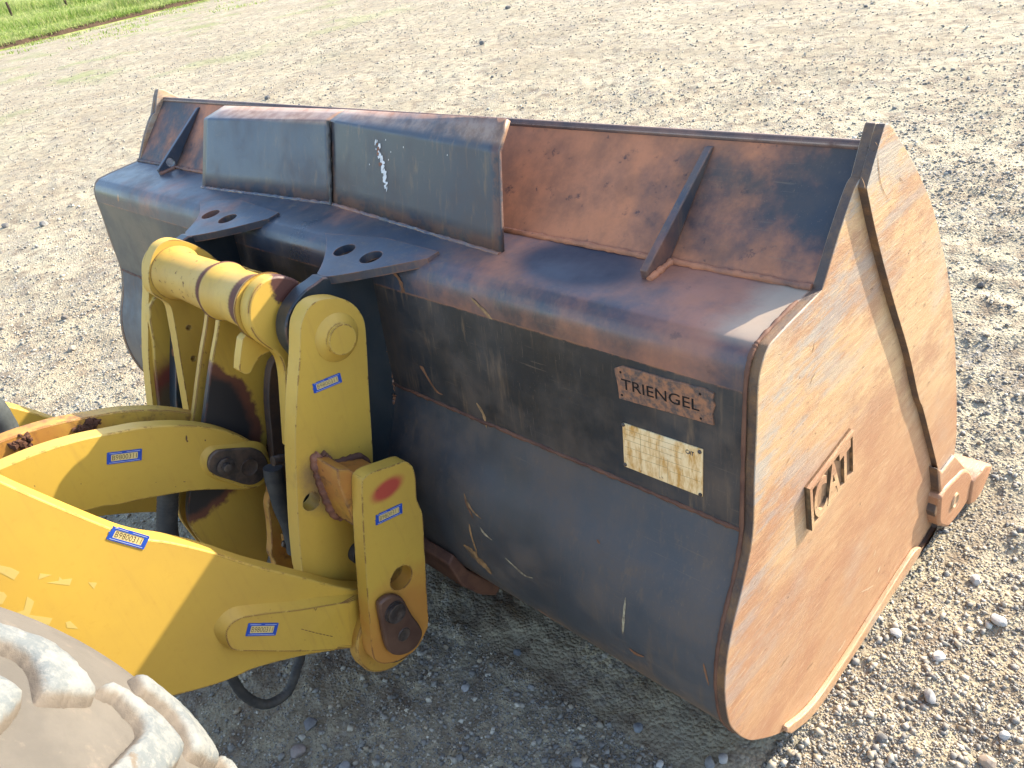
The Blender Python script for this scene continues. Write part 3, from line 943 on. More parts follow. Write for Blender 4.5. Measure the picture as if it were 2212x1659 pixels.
# chipped white primer showing through on the right guard plate: flat flakes
from mathutils.bvhtree import BVHTree
g_tree = BVHTree.FromPolygons([tuple(q) for q in guard_vf[1][0]], guard_vf[1][1])
def onguard(p):
    hit, nn, _, _ = g_tree.ray_cast(CAM, ray(p).normalized())
    if hit is None: return Vector((0, 0, -1)), Vector((0, -1, 0))
    if nn.dot(CAM - hit) < 0: nn = -nn
    return hit, nn
parts = []
def flake(p, rx, ry, mi, lift=0.0012, rot=0.0, k=9):
    pts = []
    for i in range(k):
        a = 2 * math.pi * i / k
        r = random.uniform(0.55, 1.15)
        ex, ey = rx * r * math.cos(a), ry * r * math.sin(a)
        q, nn = onguard((p[0] + ex * math.cos(rot) - ey * math.sin(rot), p[1] + ex * math.sin(rot) + ey * math.cos(rot)))
        pts.append(q + nn * lift)
    parts.append((pts, [tuple(range(k))], mi))
for i in range(34):
    t = i / 33
    x_ = 815 + 22 * t + random.uniform(-4, 4); y_ = 305 + 103 * t
    flake((x_, y_), random.uniform(1.6, 5.0) * (1.1 - abs(t - 0.5)), random.uniform(3.0, 8.0), 0 if random.random() < 0.72 else 1, rot=0.12)
for p in ((811, 308), (834, 302), (813, 322), (845, 328), (967, 335), (872, 318), (840, 345), (837, 395), (799, 355)):
    flake(p, 1.0, 2.2, 0)
M_prim = plain('white_primer', (0.72, 0.69, 0.66), 0.7, 0.3, 0, 0.15, 60)
multi('paint_chip', parts, [M_prim, M_rustred], bucket, 0, 0)['kind'] = 'stuff'
# white scrape on the folded top near the seam
parts = []
def flakeX(p, x, rx, ry, mi, rot=0.0, lift=0.002, k=8):
    pts = []
    for i in range(k):
        a = 2 * math.pi * i / k; r = random.uniform(0.7, 1.1)
        ex, ey = rx * r * math.cos(a), ry * r * math.sin(a)
        yz = onX((p[0] + ex * math.cos(rot) - ey * math.sin(rot), p[1] + ex * math.sin(rot) + ey * math.cos(rot)), x)
        pts.append(Vector((x + lift, *yz)))
    parts.append((pts, [tuple(range(k))], mi))

# coupling ears and the perforated top plates over them
XC = -1.475
EAR = z2((1530, 385, 1), (1480, 425), (1400, 480), (1330, 560), (1270, 660), (1250, 780), (1275, 900), (1340, 990, 1), (1400, 1100, 1), (1400, 2350), (1900, 2350, 1), (2060, 1659), (2120, 1260), (2120, 900), (2100, 600), (2060, 330, 1))
EL_ = traced(EAR, -1.085, 5)
for x in (-1.085, -1.815):
    plateX('coupling_ear', EL_, x, 0.05, M_ear, bucket, bevel=0.004)
# weld line seen down the back wall beside the right ear
def onwall(p, lift=0.0):
    q = onYZ(p, D, C3)
    n_ = Vector((0, -(C3[1] - D[1]), C3[0] - D[0])).normalized()
    if n_.y > 0: n_ = -n_
    return q + n_ * lift, n_
wl = [onwall(p)[0] for p in z2((1865, 345), (1905, 540), (1945, 660), (1990, 860), (2030, 1060), (2075, 1255))]
bead('weld_bead', wl, 0.008, M_ear, bucket, 14)
def onbowl(p, dz=0.0):
    """nearest hit on the bowl profile"""
    best = None
    for i in range(len(bowl) - 1):
        a, b_ = bowl[i], bowl[i + 1]
        q = onYZ(p, a, b_)
        t = ((q.y - a[0]) * (b_[0] - a[0]) + (q.z - a[1]) * (b_[1] - a[1])) / ((b_[0] - a[0]) ** 2 + (b_[1] - a[1]) ** 2)
        if -0.01 <= t <= 1.01:
            dd = (q - CAM).length
            if best is None or dd < best[0]:
                n_ = Vector((0, -(b_[1] - a[1]), b_[0] - a[0])).normalized()
                if n_.y > 0: n_ = -n_
                best = (dd, q + n_ * dz)
    return best[1] if best else None
wb = [q for q in (onbowl(p) for p in z2((2075, 1262), (2050, 1360), (2010, 1500), (1985, 1659))) if q]
if len(wb) > 1: bead('weld_bead', wb, 0.008, M_ear, bucket, 14)

pa = (Cc[0] + 0.03, Cc[1] + 0.012); pb = (Cc[0] - 0.2, Cc[1] - 0.012)
def topplate(px, hol):
    loop = [onYZ(p, pa, pb) for p in px]
    o = Vector((0, pa[0], pa[1])); v = (Vector((0, pa[0] - pb[0], pa[1] - pb[1]))).normalized(); n_ = Vector((0, -v.z, v.y))
    to2 = lambda q: ((q - o).x, (q - o).dot(v))
    L2 = smooth([to2(q) + tuple(p[2:]) for q, p in zip(loop, px)], 5)
    H = []
    for (p, r) in hol:
        c_ = to2(onYZ(p, pa, pb)); H.append(circle(c_[0], c_[1], r, 24))
    V, F = prism_vf(L2, H, o, XA, v, n_, 0.022)
    return link('hole_plate', mesh('hole_plate', V, F), M_blk, bucket, 0.003)
topplate(z6((240, 1055, 1), (248, 1140), (232, 1240), (205, 1310), (180, 1355, 1), (205, 1372), (290, 1378), (600, 1325), (1010, 1245, 1), (1095, 1192, 1), (700, 1090, 1)),
         [(z6((385, 1182))[0], 0.030), (z6((585, 1235))[0], 0.030)])
topplate(z4((905, 915, 1), (905, 980), (890, 1030), (850, 1085), (795, 1145, 1), (800, 1170), (860, 1172), (1100, 1125), (1420, 1045, 1), (1500, 1000, 1), (1200, 900, 1)),
         [(z4((985, 1013))[0], 0.030), (z4((1112, 1046))[0], 0.030)])

# brown wear shoes under the bowl behind the ears
shoe = [(0.893, 0.37), (0.925, 0.283), (0.978, 0.20), (1.02, 0.165), (1.015, 0.128), (0.995, 0.118), (0.945, 0.165), (0.893, 0.245), (0.868, 0.35)]
for x in (-0.85, -1.88):
    plateX('wear_shoe', shoe, x, 0.22, M_rust, bucket, bevel=0.006)

# name plate and data plate on the back wall
def wallquad(name, px, lift, t, mat, parent=bucket, bevel=0.0015, n=1):
    pts = [onwall(p, lift)[0] for p in px]
    n_ = onwall(px[0])[1]
    o = pts[0]; u = XA; v = n_.cross(XA)
    if v.z < 0: v = -v
    L2 = [((q - o).dot(u), (q - o).dot(v)) for q in pts]
    V, F = prism_vf(L2, [], o, u, v, XA.cross(v) if XA.cross(v).y < 0 else -XA.cross(v), t)
    return link(name, mesh(name, V, F), mat, parent, bevel)
Wn = onwall((1400, 950))[1]; Wv = Wn.cross(XA); Wv = Wv if Wv.z > 0 else -Wv
TP = z8((620, 357), (680, 340), (1000, 432), (1300, 510), (1372, 545), (1366, 600), (1382, 640), (1362, 700), (1372, 787), (1150, 722), (900, 652), (660, 585), (648, 480))
M_name = plain('pitted_rusty_plate', (0.34, 0.15, 0.075), 0.75, 0.3, 0.0, 0.4, 70, (0.09, 0.07, 0.06), 0.8)
npl = wallquad('name_plate', TP, 0.006, 0.006, M_name)
npl['label'] = 'rusty raised plate cut with the word TRIENGEL'
def walltext(s, p0, p1, ph, lift, t, mat, name, parent, bold=0.0):
    a, _ = onwall(p0, lift); b, _ = onwall(p1, lift); h, _ = onwall(ph, lift)
    u = (b - a); wd = u.length; u.normalize()
    v = Wn.cross(u); v = v if v.z > 0 else -v
    hh = abs((h - a).dot(v))
    V, F = text_solid(s, a, u, v, Wn, wd, hh, t, bold)
    return link(name, mesh(name, V, F), mat, parent, 0, 0)
M_cut = plain('dark_cut_letter', (0.018, 0.012, 0.010), 0.8, 0.2, 0, 0.3, 40)
tx = walltext('TRIENGEL', z8((683, 507))[0], z8((1268, 678))[0], z8((683, 432))[0], 0.0062, 0.0005, M_cut, 'lettering', npl, 0.0)
for p in z8((672, 384), (684, 556), (1272, 548), (1278, 733)):
    q, _ = onwall(p, 0.0064)
    ring = [q + (XA * math.cos(a) + Wv * math.sin(a)) * 0.0028 for a in [k * math.pi / 5 for k in range(10)]]
    link('rivet_hole', mesh('rivet_hole', ring, [tuple(range(10))]), M_cut, npl, 0, 0)

dm = Mat('rust_stained_data_plate', 0.7, 0.25)
c = dm.mix(dm.mr(dm.noise(30, 6, 0.7, dm.map((2.2, 2.2, 0.6))), 0.40, 0.66), (0.86, 0.62, 0.33), (0.58, 0.29, 0.07))
c = dm.mix(dm.mr(dm.noise(42, 5, 0.7), 0.66, 0.70), c, (0.22, 0.11, 0.06))
c = dm.mix(dm.mr(dm.noise(14, 4), 0.56, 0.7), c, (0.82, 0.62, 0.36))
dm.color(c); dm.bump(dm.noise(80, 4), 0.3, 0.001)
M_ochre = plain('faded_print', (0.34, 0.20, 0.08), 0.6, 0.3, 0, 0.3, 40)
DP = z8((680, 768), (1287, 970), (1285, 1327), (695, 1096))
dpl = wallquad('data_plate', DP, 0.005, 0.004, dm.m)
dpl['label'] = 'cream rust stained riveted data plate with CAT lettering'
walltext('CAT', z8((1160, 992))[0], z8((1222, 1018))[0], z8((1160, 962))[0], 0.0052, 0.0004, M_steel, 'lettering', dpl, 0.03)
for i, (a, b_) in enumerate((((700, 812), (1120, 950)), ((700, 850), (1140, 1000)), ((700, 890), (1130, 1040)), ((705, 945), (1275, 1140)), ((705, 1000), (1020, 1105)), ((820, 870), (826, 1140)), ((960, 900), (962, 1195)), ((1025, 1040), (1027, 1220)), ((1040, 1130), (1270, 1210)))):
    pa_, _ = onwall(z8(a)[0], 0.0053); pb_, _ = onwall(z8(b_)[0], 0.0053)
    dd = (pb_ - pa_).normalized(); w_ = Wn.cross(dd) * 0.00035
    link('printed_line', mesh('printed_line', [pa_ - w_, pb_ - w_, pb_ + w_, pa_ + w_], [(0, 1, 2, 3)]), M_ochre, dpl, 0, 0)
for p in z8((690, 781), (1267, 985), (1272, 1308), (706, 1080)):
    q, _ = onwall(p, 0.005)
    V, F = [], []
    for j, (rr, hh) in enumerate(((0.0042, 0), (0.004, 0.002), (0.0022, 0.0032))):
        for k in range(12):
            a = k * math.pi / 6
            V.append(q + (XA * math.cos(a) + Wv * math.sin(a)) * rr + Wn * hh)
    for j in range(2):
        for k in range(12): F.append((j * 12 + k, j * 12 + (k + 1) % 12, (j + 1) * 12 + (k + 1) % 12, (j + 1) * 12 + k))
    F.append(tuple(24 + k for k in range(12)))
    link('rivet', mesh('rivet', V, F), M_steel, dpl, 0, 30)

# scrapes on the wall and bowl: thin rubbed-through streaks
parts = []
def streak(pts, wpx, mi, on, lift=0.0012):
    q = []
    P = [Vector(p) for p in pts]
    S = smooth([tuple(p) for p in P], 5, closed=False)
    L_, R_ = [], []
    for i, p in enumerate(S):
        p = Vector(p)
        d_ = (Vector(S[min(i + 1, len(S) - 1)]) - Vector(S[max(i - 1, 0)])).normalized()
        n_ = Vector((-d_.y, d_.x))
        t = i / (len(S) - 1)
        w_ = wpx * (0.25 + 0.75 * math.sin(math.pi * min(1, max(0, t)))) * random.uniform(0.6, 1.25)
        a = on(tuple(p + n_ * w_), lift); b_ = on(tuple(p - n_ * w_), lift)
        if a is None or b_ is None: return
        L_.append(a); R_.append(b_)
    V = L_ + R_; m = len(L_)
    parts.append((V, [(i, i + 1, m + i + 1, m + i) for i in range(m - 1)], mi))
ow = lambda p, l=0.0: onwall(p, l)[0]
streak(z6((745, 1340), (800, 1400), (830, 1490), (845, 1640)), 4.0, 0, ow)
streak([(868, 660), (878, 720), (905, 780), (940, 840), (957, 852)], 2.6, 0, ow)
streak(z6((1345, 1545), (1400, 1600), (1460, 1660), (1540, 1760)), 3.6, 1, ow)
streak([(1062, 700), (1090, 740), (1120, 790), (1130, 850)], 1.2, 1, ow)
streak([(925, 690), (935, 740), (950, 780)], 1.0, 1, ow)
streak([(1030, 870), (1045, 895), (1052, 925)], 3.0, 1, ow)
ob = lambda p, l=0.0: onbowl(p, l)
streak([(1003, 1065), (1010, 1085), (1023, 1105), (1040, 1120)], 2.2, 1, ob)
streak(z3((1690, 890), (1740, 930), (1790, 990), (1860, 1060), (1900, 1110)), 6.0, 1, ob)
streak(z3((1695, 530), (1720, 600), (1760, 690)), 2.0, 0, ob)
streak(z3((1730, 730), (1750, 830), (1790, 950)), 2.2, 1, ob)
streak(z3((1815, 760), (1850, 810), (1905, 855)), 2.0, 2, ob)
streak(z3((2005, 990), (2080, 1060), (2150, 1120), (2212, 1140)), 1.8, 2, ob)
streak([(1352, 1290), (1348, 1330), (1346, 1368)], 3.2, 2, ob)
streak([(1520, 1432), (1524, 1450), (1532, 1480)], 2.6, 0, ob)
streak([(1290, 1165), (1296, 1175)], 3.0, 0, ob)
streak([(1360, 1400), (1375, 1412), (1392, 1418)], 2.4, 0, ob)
M_scr3 = plain('dark_scuff', (0.045, 0.04, 0.036), 0.6, 0.3, 0, 0.5, 30)
M_scr0 = plain('rubbed_brown', (0.24, 0.115, 0.06), 0.75, 0.3, 0, 0.4, 30)
M_scr1 = plain('rubbed_tan', (0.36, 0.21, 0.095), 0.75, 0.3, 0, 0.5, 30, (0.12, 0.08, 0.05))
M_scr2 = plain('rubbed_pale', (0.42, 0.36, 0.24), 0.7, 0.3, 0, 0.5, 40, (0.14, 0.11, 0.08))
for (v_, f_, mi_) in parts:
    multi('scrape_mark', [(v_, f_, 0)], [(M_scr0, M_scr1, M_scr2, M_scr3)[mi_]], bucket, 0, 0)

# cast badge on the end plate
q = lambda a, b_: zz(1670.4, 864, 0.2171, [(a, b_)])[0]
bx = 0.013
TLc, TRc, BRc, BLc = [Vector((0, *onX(p, bx))) for p in (q(366, 888), q(806, 305), q(800, 752), q(366, 1336))]
bu = (TRc - TLc).normalized(); bv = XA.cross(bu)
wB = ((TRc - TLc).length + (BRc - BLc).length) / 2; hB = abs((BLc - TLc).dot(bv)); 
ob_ = Vector((bx, TLc.y, TLc.z)) - bv * hB
M_badge = scoured('scoured_cast_badge', 0.0, 0.45, rear_shade=True)
rect = [(0, 0), (wB, 0), (wB, hB), (0, hB)]
parts = []
V, F = prism_vf(rect, [], ob_ - XA * 0.0075, bu, bv, XA, 0.006)
parts.append((V, F, 1))
e = 0.010
V, F = prism_vf(rect, [[(e, e), (wB - e, e), (wB - e, hB - e), (e, hB - e)]], ob_, bu, bv, XA, 0.0125)
parts.append((V, F, 0))
for ch, a0, a1 in (('C', 0.015, 0.335), ('A', 0.335, 0.68), ('T', 0.665, 0.955)):
    V, F = text_solid(ch, ob_ + bu * (0.011 + a0 * (wB - 0.022)) + bv * 0.0105 - XA * 0.0077, bu, bv, XA, (a1 - a0) * (wB - 0.022), hB - 0.024, 0.0074, 0.022)
    parts.append((V, F, 0))
tx0 = 0.011 + 0.508 * (wB - 0.022)
V, F = prism_vf([(tx0 - 0.026, 0.0105), (tx0 + 0.026, 0.0105), (tx0, 0.042)], [], ob_ - XA * 0.001, bu, bv, XA, 0.0068)
parts.append((V, F, 0))
bo = multi('cast_badge', parts, [M_badge, plain('brown_badge_recess', (0.27, 0.165, 0.095), 0.9, 0.15, 0, 0.3, 40)], bucket, 0.0015, 30)  # recess floor is a darker brown than frame and letters
bo['label'] = 'raised cast CAT badge welded on the end plate'

# scratches and gouges in the end plate's film
oe = lambda p, l=0.0: Vector((0.0006 + (0.0165 if l > 0.002 else 0.0), *onX(p, 0.0)))
parts = []
zs = lambda *p: zz(1684.8, 172.8, 0.2383, p)
oc = lambda p, l=0.0: Vector((0.0168, *onX(p, 0.016)))
streak(zs((885, 650), (890, 780), (915, 950), (985, 1100)), 0.8, 0, oc)
streak(zs((735, 880), (760, 940), (770, 990)), 0.9, 0, oc)
streak(zs((860, 560), (880, 590), (870, 570)), 0.9, 0, oc)
streak(zs((1080, 880), (1110, 920)), 0.8, 0, oc)
for k in range(26):
    x_ = random.uniform(1660, 1960); y_ = random.uniform(720, 1480)
    if not (0.15 < (x_ - 1600) / 460 + (y_ - 1600) / 900 + 1.0 < 1.35) or abs(x_ - 1795) < 65 and 880 < y_ < 1220: continue
    if x_ > 1780 + (y_ - 500) * 0.2 or x_ > 1690 + (1580 - y_) * 0.7: continue
    l_ = random.uniform(10, 46); a_ = random.gauss(-0.95, 0.22)
    streak([(x_, y_), (x_ + l_ * 0.5 * math.cos(a_) + random.uniform(-2, 2), y_ + l_ * 0.5 * math.sin(a_)), (x_ + l_ * math.cos(a_), y_ + l_ * math.sin(a_))], random.uniform(0.5, 1.1), random.choice((0, 0, 1)), oe)
M_g0 = plain('gouge_brown', (0.17, 0.10, 0.06), 0.8, 0.2, 0, 0.5, 60, (0.34, 0.21, 0.12))
M_g1 = plain('gouge_bright', (0.62, 0.50, 0.34), 0.6, 0.3, 0, 0.4, 60, (0.45, 0.30, 0.18))
for (v_, f_, mi_) in parts:
    multi('scratch', [(v_, f_, 0)], [(M_g0, M_g1)[mi_]], bucket, 0, 0)

# corner adapters and teeth
M_tooth = scoured('polished_tooth_steel', 0.15, 0.9)
AD = [onX(p, 0.03) for p in zt((700, 1060), (770, 950), (860, 860), (930, 795), (985, 815), (1010, 900), (1000, 1000), (900, 1180), (770, 1345), (690, 1320), (690, 1180))]
CR = [onX(p, 0.012) for p in zt((640, 770), (680, 800), (800, 640), (912, 772), (760, 960), (700, 1060), (650, 1250), (640, 1290), (610, 1200), (660, 1000))]
plateX('corner_guard', CR, 0.026, 0.07, M_tan, bucket, bevel=0.006)
def tooth(x, main=True):
    dx = x
    plateX('tooth_adapter', smooth([p + ((1,) if i in (0, 8) else ()) for i, p in enumerate(AD)], 4), 0.034 + dx, 0.105, M_tooth, bucket, bevel=0.010)
    TT = [onX(p, 0.03) for p in zt((950, 760), (1050, 800), (1190, 722), (1175, 770), (1050, 1000), (1000, 1045), (960, 1010))]
    # tip block: wedge swept along X, tapering forward
    y0 = min(p[0] for p in TT); y1 = max(p[0] for p in TT)
    base = [onX(p, 0.03) for p in zt((1050, 800), (1050, 1000), (1185, 725))]
    yb = base[0][0] - 0.02; zt_ = base[0][1]; yt, ztp = base[2]
    zlo = onX(zt((1020, 1040))[0], 0.03)[1]
    V = []
    for (yy, zh, zl, xa, xb) in ((yb - 0.035, zt_ - 0.004, zlo + 0.01, 0.040, -0.085), (yb, zt_ + 0.004, zlo, 0.046, -0.092), (yb + 0.06, zt_ - 0.002, zlo - 0.002, 0.046, -0.092),
                                 (yt - 0.02, ztp + 0.004, max(ztp - 0.035, 0.0), 0.040, -0.086), (yt, ztp - 0.004, max(ztp - 0.026, 0.0), 0.034, -0.080)):
        V += [(xa + dx, yy, zh), (xb + dx, yy, zh), (xb + dx, yy, zl), (xa + dx, yy, zl)]
    F = [(0, 1, 2, 3)[::-1]]
    for i in range(4):
        for k in range(4):
            a, b_ = i * 4 + k, i * 4 + (k + 1) % 4
            F.append((a, b_, b_ + 4, a + 4))
    F.append((16, 17, 18, 19))
    me = mesh('tooth', V, F)
    import bmesh
    bm = bmesh.new(); bm.from_mesh(me); bmesh.ops.recalc_face_normals(bm, faces=bm.faces); bm.to_mesh(me); bm.free()
    o = link('tooth', me, M_tooth, bucket, 0.008, 38, 3)
    if main:
        cy, cz = onX(zt((845, 1090))[0], 0.036)
        lathe('adapter_pin', cy, cz, [(0.030 + dx, 0.026), (0.037 + dx, 0.025), (0.040 + dx, 0.021), (0.036 + dx, 0.017), (0.036 + dx, 0.005)], M_tan2, bucket, 24)
tooth(0.0)
for i in range(1, 8):
    tooth(-i * (BW - 0.06) / 7, False)

# ------------------------------------------------------------------ QUICK COUPLER (yellow)
coupler = thing('quick_coupler', 'yellow quick coupler frame with upright plates and a cross tube hooked into the bucket', 'quick coupler')
def mir(x, t): return 2 * XC - x + t          # right face of the mirrored plate

XP2, TP2 = -1.022, 0.050
P2 = z2((1362, 780), (1385, 685), (1430, 605), (1500, 557), (1590, 540), (1680, 545), (1760, 588), (1812, 650), (1845, 730), (1860, 900), (1875, 1200), (1890, 1450), (1905, 1690)) + \
     z3((1004, 320, 1), (1030, 700), (1030, 1000), (1010, 1350, 1), (900, 1480), (700, 1480), (500, 1400, 1), (484, 1150), (468, 1060), (445, 800), (430, 500), (418, 200)) + z2((1325, 1500), (1340, 1200), (1356, 1000))
p2l = traced(P2, XP2, 5)
def pxcircle(c, edge_pts, x):
    cy, cz = onX(c, x)
    r = sum(math.hypot(onX(e, x)[0] - cy, onX(e, x)[1] - cz) for e in edge_pts) / len(edge_pts)
    return cy, cz, r
h2 = pxcircle(z3((541, 565))[0], z3((478, 600), (605, 530), (560, 492), (520, 637)), XP2)
h1c = z3((1217, 1140))[0]
pin = pxcircle(z2((1638, 836))[0], z2((1532, 850), (1745, 815), (1660, 722), (1625, 950)), XP2)
M_p2 = yellow('yellow_paint_plate', chips=0.45, dirt=0.22, stains=(
    ((XP2, *onX((700, 1040), XP2)), 0.07, (0.2, 1.2, 0.9), (0.25, 0.15, 0.055), 0.9, 0.35),))
r_pl = plateX('side_plate', p2l, XP2, TP2, M_p2, coupler, holes=[circle(*h2, 28)], bevel=0.004)
l_pl = plateX('side_plate', p2l, mir(XP2, TP2), TP2, M_yel, coupler, holes=[circle(*h2, 28)], bevel=0.004)
for xo, sgn in ((XP2, 1),):
    lathe('pin_boss', pin[0], pin[1], [(xo - 0.002, pin[2] * 1.62), (xo + 0.004, pin[2] * 1.5), (xo + 0.012, pin[2] * 1.06), (xo + 0.014, pin[2] * 1.0), (xo + 0.022, pin[2] * 1.0), (xo + 0.0245, pin[2] * 0.965)], M_yel, coupler, 56)
# hidden hinge pin across the ear
lathe('hinge_pin', pin[0], pin[1], [(-1.20, pin[2]), (XP2 - 0.01, pin[2])], M_steel, coupler, 32)
# rubber buffer disc peeking out behind the outer plate
kb = pxcircle(z3((885, 938))[0], z3((830, 945), (880, 856), (880, 1020)), XP2)
lathe('buffer', kb[0], kb[1], [(XP2, kb[2]), (XP2 + 0.018, kb[2]), (XP2 + 0.024, kb[2] * 0.9), (XP2 + 0.022, kb[2] * 0.7)], M_rubber, coupler, 32)

XP1, TP1 = -0.868, 0.044
P1 = z3((922, 440), (945, 385), (1000, 345), (1120, 305), (1235, 266), (1280, 280), (1308, 320), (1325, 400), (1332, 540), (1350, 590), (1378, 680), (1390, 900), (1400, 1100), (1410, 1300), (1419, 1480), (1392, 1568), (1340, 1660), (1270, 1722), (1170, 1772), (1085, 1788), (1025, 1765), (1000, 1700), (985, 1550), (965, 1300), (945, 1000), (928, 700))
p1l = traced(P1, XP1, 5)
h1 = pxcircle(h1c, z3((1137, 1150), (1295, 1120), (1240, 1045), (1190, 1235)), XP1)
rc = onX(z3((1110, 470))[0], XP1)
rdir = 1.0
kp = onX(z7((1420, 600))[0], XP1)
M_p1 = yellow('yellow_paint_lug_plate', chips=0.9, dirt=0.25, stains=(
    ((XP1, rc[0], rc[1]), 0.034, (0.1, 0.72, 1.35), (0.42, 0.06, 0.035), 0.7, 0.06),
    ((XP1, kp[0] + 0.015, kp[1] - 0.03), 0.17, (0.1, 1.0, 1.0), (0.50, 0.215, 0.04), 0.8, 0.22),))
plateX('outer_plate', p1l, XP1, TP1, M_p1, coupler, holes=[circle(*h1, 30)], bevel=0.005)
plateX('outer_plate', p1l, mir(XP1, TP1), TP1, M_yel, coupler, holes=[circle(*h1, 30)], bevel=0.005)

# rusty stiffener angle that joins the two right hand plates
ST = z3((545, 215), (640, 215), (700, 262), (900, 228), (985, 320), (985, 375), (880, 300), (720, 320), (800, 540), (840, 650), (760, 660), (690, 640), (620, 480), (560, 330))
st2 = [onX(p, XP2) for p in ST]
plateX('stiffener', st2, XP1 - TP1 - 0.001, (XP1 - TP1 - 0.001) - (XP2 + 0.001), yellow('yellow_paint_worn_stiffener', chips=0.9, dirt=0.8, orange=0.9), coupler, bevel=0.004)
wv_ = [Vector((XP2 + 0.006, *onX(p, XP2))) for p in z3((590, 210), (560, 250), (590, 350), (620, 450), (660, 550), (700, 640), (760, 665))]
tube('weld_bead', spline3(wv_, 10), lambda t: 0.015 + 0.0015 * math.sin(t * 60), M_rustred, coupler, 8, 0.12)
wv_ = [Vector((XP2 + 0.004, *onX(p, XP2))) for p in z3((610, 200), (650, 235), (700, 275), (800, 245), (905, 225), (990, 320))]
tube('weld_bead', spline3(wv_, 10), lambda t: 0.010 + 0.001 * math.sin(t * 60), M_rust, coupler, 8, 0.15)

# keeper plate over the lower pin, with its bolt
KP = z7((1253, 450), (1275, 400), (1335, 362), (1400, 362), (1440, 395), (1500, 505), (1562, 590), (1577, 650), (1545, 728), (1485, 785), (1405, 812), (1345, 797), (1308, 740), (1280, 610))
kpl = [onX(p, XP1 + 0.02) for p in KP]
M_keep = plain('brown_worn_keeper', (0.16, 0.085, 0.055), 0.5, 0.5, 0.35, 0.5, 12, (0.10, 0.05, 0.035))
plateX('keeper_plate', smooth(kpl, 5), XP1 + 0.022, 0.021, M_keep, coupler, bevel=0.006)
b1 = pxcircle(z7((1365, 480))[0], z7((1305, 480), (1425, 480), (1365, 545)), XP1 + 0.022)
lathe('keeper_bolt', b1[0], b1[1], [(XP1 + 0.022, b1[2] * 1.12), (XP1 + 0.026, b1[2] * 1.1), (XP1 + 0.0262, b1[2]), (XP1 + 0.036, b1[2]), (XP1 + 0.037, b1[2] * 0.9), (XP1 + 0.034, b1[2] * 0.5), (XP1 + 0.031, b1[2] * 0.2)], M_steel, coupler, 28)
b2 = onX(z7((1437, 652))[0], XP1 + 0.022)
lathe('pin_centre', b2[0], b2[1], [(XP1 + 0.0222, 0.020), (XP1 + 0.0250, 0.018), (XP1 + 0.0225, 0.010), (XP1 + 0.0235, 0.004)], M_grease, coupler, 20)
lathe('lower_pin', b2[0], b2[1], [(-1.16, 0.055), (XP1 - 0.002, 0.055)], M_steel, coupler, 32)

# cross tube with its big end discs
XD = -1.150
DC = z2((1195, 372, 1), (1110, 392), (1030, 460), (980, 555), (967, 650), (985, 760), (1040, 850), (1110, 908), (1165, 945), (1215, 1000), (1245, 1100), (1262, 1300), (1285, 1680, 1), (1480, 1680, 1), (1480, 900), (1470, 640), (1420, 480), (1310, 392))
dcl = traced(DC, XD, 5)
M_disc = yellow('yellow_paint_disc', chips=1.0, dirt=0.2, stains=(((XD, *onX(z2((1265, 450))[0], XD)), 0.04, (0.1, 1, 1), (0.085, 0.032, 0.024), 0.3, 0.5),))
plateX('hook_disc', dcl, XD, 0.045, M_disc, coupler, bevel=0.006)
XDL = -1.70
DL = z2((400, 97), (310, 128), (255, 195), (223, 300), (216, 400), (240, 495), (320, 552), (372, 590), (398, 660), (440, 900), (480, 1150), (525, 1420, 1), (900, 1420, 1), (900, 420, 1), (800, 330), (740, 260), (640, 180), (520, 120))
M_discl = yellow('yellow_paint_far_disc', chips=0.6, dirt=0.2)
hl = [pxcircle(z2(p)[0], z2(*e), XDL) for p, e in (((519, 760), ((500, 760), (538, 760), (519, 780))), ((553, 996), ((535, 996), (571, 996), (553, 1015))))]
plateX('hook_disc', traced(DL, XDL, 5), XDL, 0.045, M_discl, coupler, holes=[circle(h[0], h[1], h[2], 18) for h in hl], bevel=0.006)
tc = onX(z2((1190, 650))[0], XD)
tl = onX(z2((432, 335))[0], XDL)
ta = ((tc[0] + tl[0]) / 2, (tc[1] + tl[1]) / 2)
M_tube = yellow('yellow_paint_chipped_tube', chips=2.2, dirt=0.3, orange=0.15)
lathe('cross_tube', ta[0], ta[1], [(XD - 0.045, 0.088), (XD - 0.052, 0.086), (XD - 0.062, 0.073), (-1.36, 0.070), (-1.395, 0.076), (-1.41, 0.080), (-1.42, 0.070), (-1.50, 0.069), (-1.60, 0.067), (-1.655, 0.067), (-1.668, 0.070), (-1.685, 0.076), (XDL + 0.001, 0.079)], M_tube, coupler, 48, 60)
# paired centre plates carrying the tilt pin
CP = z2((1000, 330), (900, 345), (820, 390), (782, 470), (758, 620), (735, 800), (700, 1000), (665, 1250), (635, 1480)) + z5c((330, 400), (275, 620), (262, 800), (292, 980), (405, 1150), (560, 1330), (800, 1560), (1080, 1560, 1), (1180, 1300), (1198, 1100), (1170, 850), (1140, 500)) + \
     z2((1120, 1400), (1118, 1250), (1150, 1050), (1170, 850), (1190, 600), (1160, 430), (1090, 355))
XCP = -1.418
cpl = traced(CP, XCP, 4)
gc = onX((385, 965), XCP); ge = onX(z2((1000, 1400))[0], XCP)
gr = math.hypot(ge[0] - gc[0], ge[1] - gc[1])
M_cp = yellow('yellow_paint_greased_plate', chips=0.8, dirt=0.4, stains=(
    ((XCP, gc[0], gc[1]), gr * 1.06, (0.05, 1, 1), (0.16, 0.06, 0.035), 0.08, 0.10),
    ((XCP, gc[0], gc[1]), gr * 0.94, (0.05, 1, 1), (0.030, 0.026, 0.026), 0.12, 0.05),))
plateX('centre_plate', cpl, XCP, 0.022, M_cp, coupler, bevel=0.003)
plateX('centre_plate', cpl, -1.482, 0.022, M_tube, coupler, bevel=0.003)
